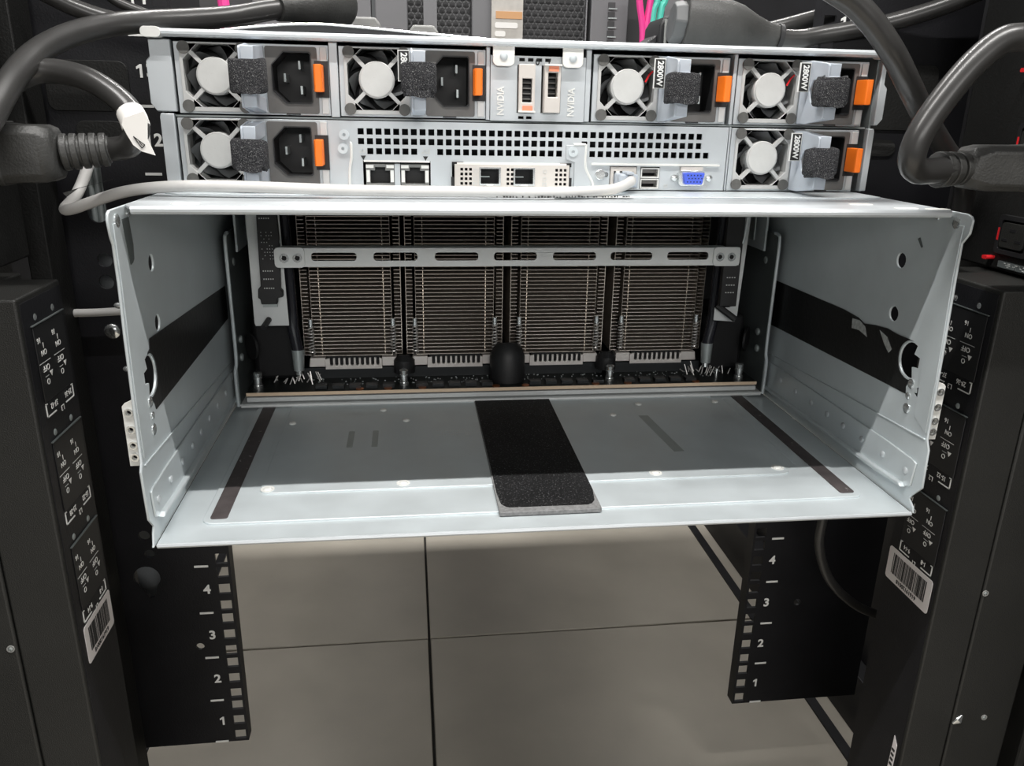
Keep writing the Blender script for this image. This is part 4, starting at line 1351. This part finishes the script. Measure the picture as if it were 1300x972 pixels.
def cabinet(x0, x1, label, mesh, left=.05, right=.05):
    t = thing('server_cabinet', label, 'cabinet', ((x0 + x1) / 2, YB, FZ), 'cabinets across the cold aisle')
    MB().box(x0 + .003, x1 - .003, YB + .04, YB + .08, FZ, .95).build('cabinet_front', 'far_dark', t)
    MB().box(x0 + .002, x0 + left, YB, YB + .03, FZ, .95).build('door_frame', 'far_grey', t, bevel=.003)
    MB().box(x1 - right, x1 - .002, YB, YB + .03, FZ, .95).build('door_frame', 'far_grey', t, bevel=.003)
    MB().box(x0 + left, x1 - right, YB, YB + .03, FZ, FZ + .05).build('door_frame', 'far_grey', t, bevel=.003)
    if mesh:
        hex_panel(x0 + left, x1 - right, .33, .56, YB + .006, .0155, t)
    return t


cabinet(-.75, -.150, 'grey cabinet door across the aisle, behind the black plug', False, .05, .26)
cabinet(-.145, .155, 'narrow grey cabinet across the aisle with two perforated mesh patches', True, .075, .08)
c3 = cabinet(.160, .345, 'cabinet across the aisle with dense black honeycomb mesh', True, .03, .005)
c4 = cabinet(.350, .52, 'grey slotted cabinet post across the aisle, behind the pink cables', False, .09, .02)
for k in range(6):
    MB().box(.392, .408, YB - .003, YB, .355 + k * .020, .367 + k * .020).build('post_slot', 'far_dark', c4)
    MB().box(.392, .412, YB - .006, YB - .003, .352 + k * .020, .3545 + k * .020).build('slot_edge', 'steel_dull', c4)
cabinet(.525, 1.2, 'dark cabinet across the aisle at the right', False)
MB().box(-.035, -.005, YB - .012, YB, .33, .56).build('hinge_strip', 'far_grey', c3)
# reflection in the far glass door, painted as flat coloured panels
nt = thing('door_reflection', 'pale panel with an orange band, painted reflection in the door across the aisle', 'painted reflection', (.15, YB - .02, .37))
MB().box(.1180, .1900, YB - .020, YB - .016, .33, .56).build('reflection_sheet', 'far_reflection', nt)
MB().box(.1280, .1880, YB - .022, YB - .020, .4230, .4380).build('orange_band', 'far_orange', nt)
MB().prism(rrect(.1260, .1780, .4030, .4150, .004), 'Y', YB - .022, YB - .020).build('white_field', 'far_white', nt)
MB().prism(rrect(.1260, .1500, .3850, .3970, .004), 'Y', YB - .022, YB - .020).build('white_field', 'far_white', nt)
# coloured fibre cables
for pts, m, lb_ in (([(.434, 1.5, .52), (.438, 1.5, .462), (.450, 1.5, .398), (.452, 1.5, .32)], 'pink', 'pink fibre cable hanging behind the server, left one of the pair'), ([(.470, 1.5, .52), (.4633, 1.5, .4628), (.4573, 1.5, .3985), (.456, 1.5, .32)], 'pink', 'pink fibre cable hanging next to the teal cable'), ([(.478, 1.5, .52), (.4785, 1.5, .463), (.4709, 1.5, .4344), (.468, 1.5, .32)], 'teal', 'teal fibre cable hanging right of the pink pair'), ([(.502, 1.5, .52), (.4962, 1.5, .464), (.4885, 1.5, .4398), (.482, 1.5, .32)], 'teal', 'teal fibre cable furthest right of the coloured cables')):
    cord('fibre_cable', lb_, 'cable', pts, .0075, m, seg=8, n=6)
cord('fibre_cable', 'pink fibre cable behind the thick cord at upper left', 'cable', [(-.46, 1.5, .52), (-.455, 1.5, .46), (-.45, 1.5, .40), (-.45, 1.5, .30)], .012, 'pink', seg=8, n=6)

# ---------------------------------------------------------------- lettering to plain meshes
dg = bpy.context.evaluated_depsgraph_get()
cache = {}
for o in [o for o in bpy.data.objects if o.type == 'FONT']:
    key = o.data
    if key not in cache:
        cache[key] = bpy.data.meshes.new_from_object(o.evaluated_get(dg))
    n = bpy.data.objects.new('lettering', cache[key])
    COL.objects.link(n)
    n.parent = o.parent
    n.matrix_basis = o.matrix_basis.copy()
    bpy.data.objects.remove(o)
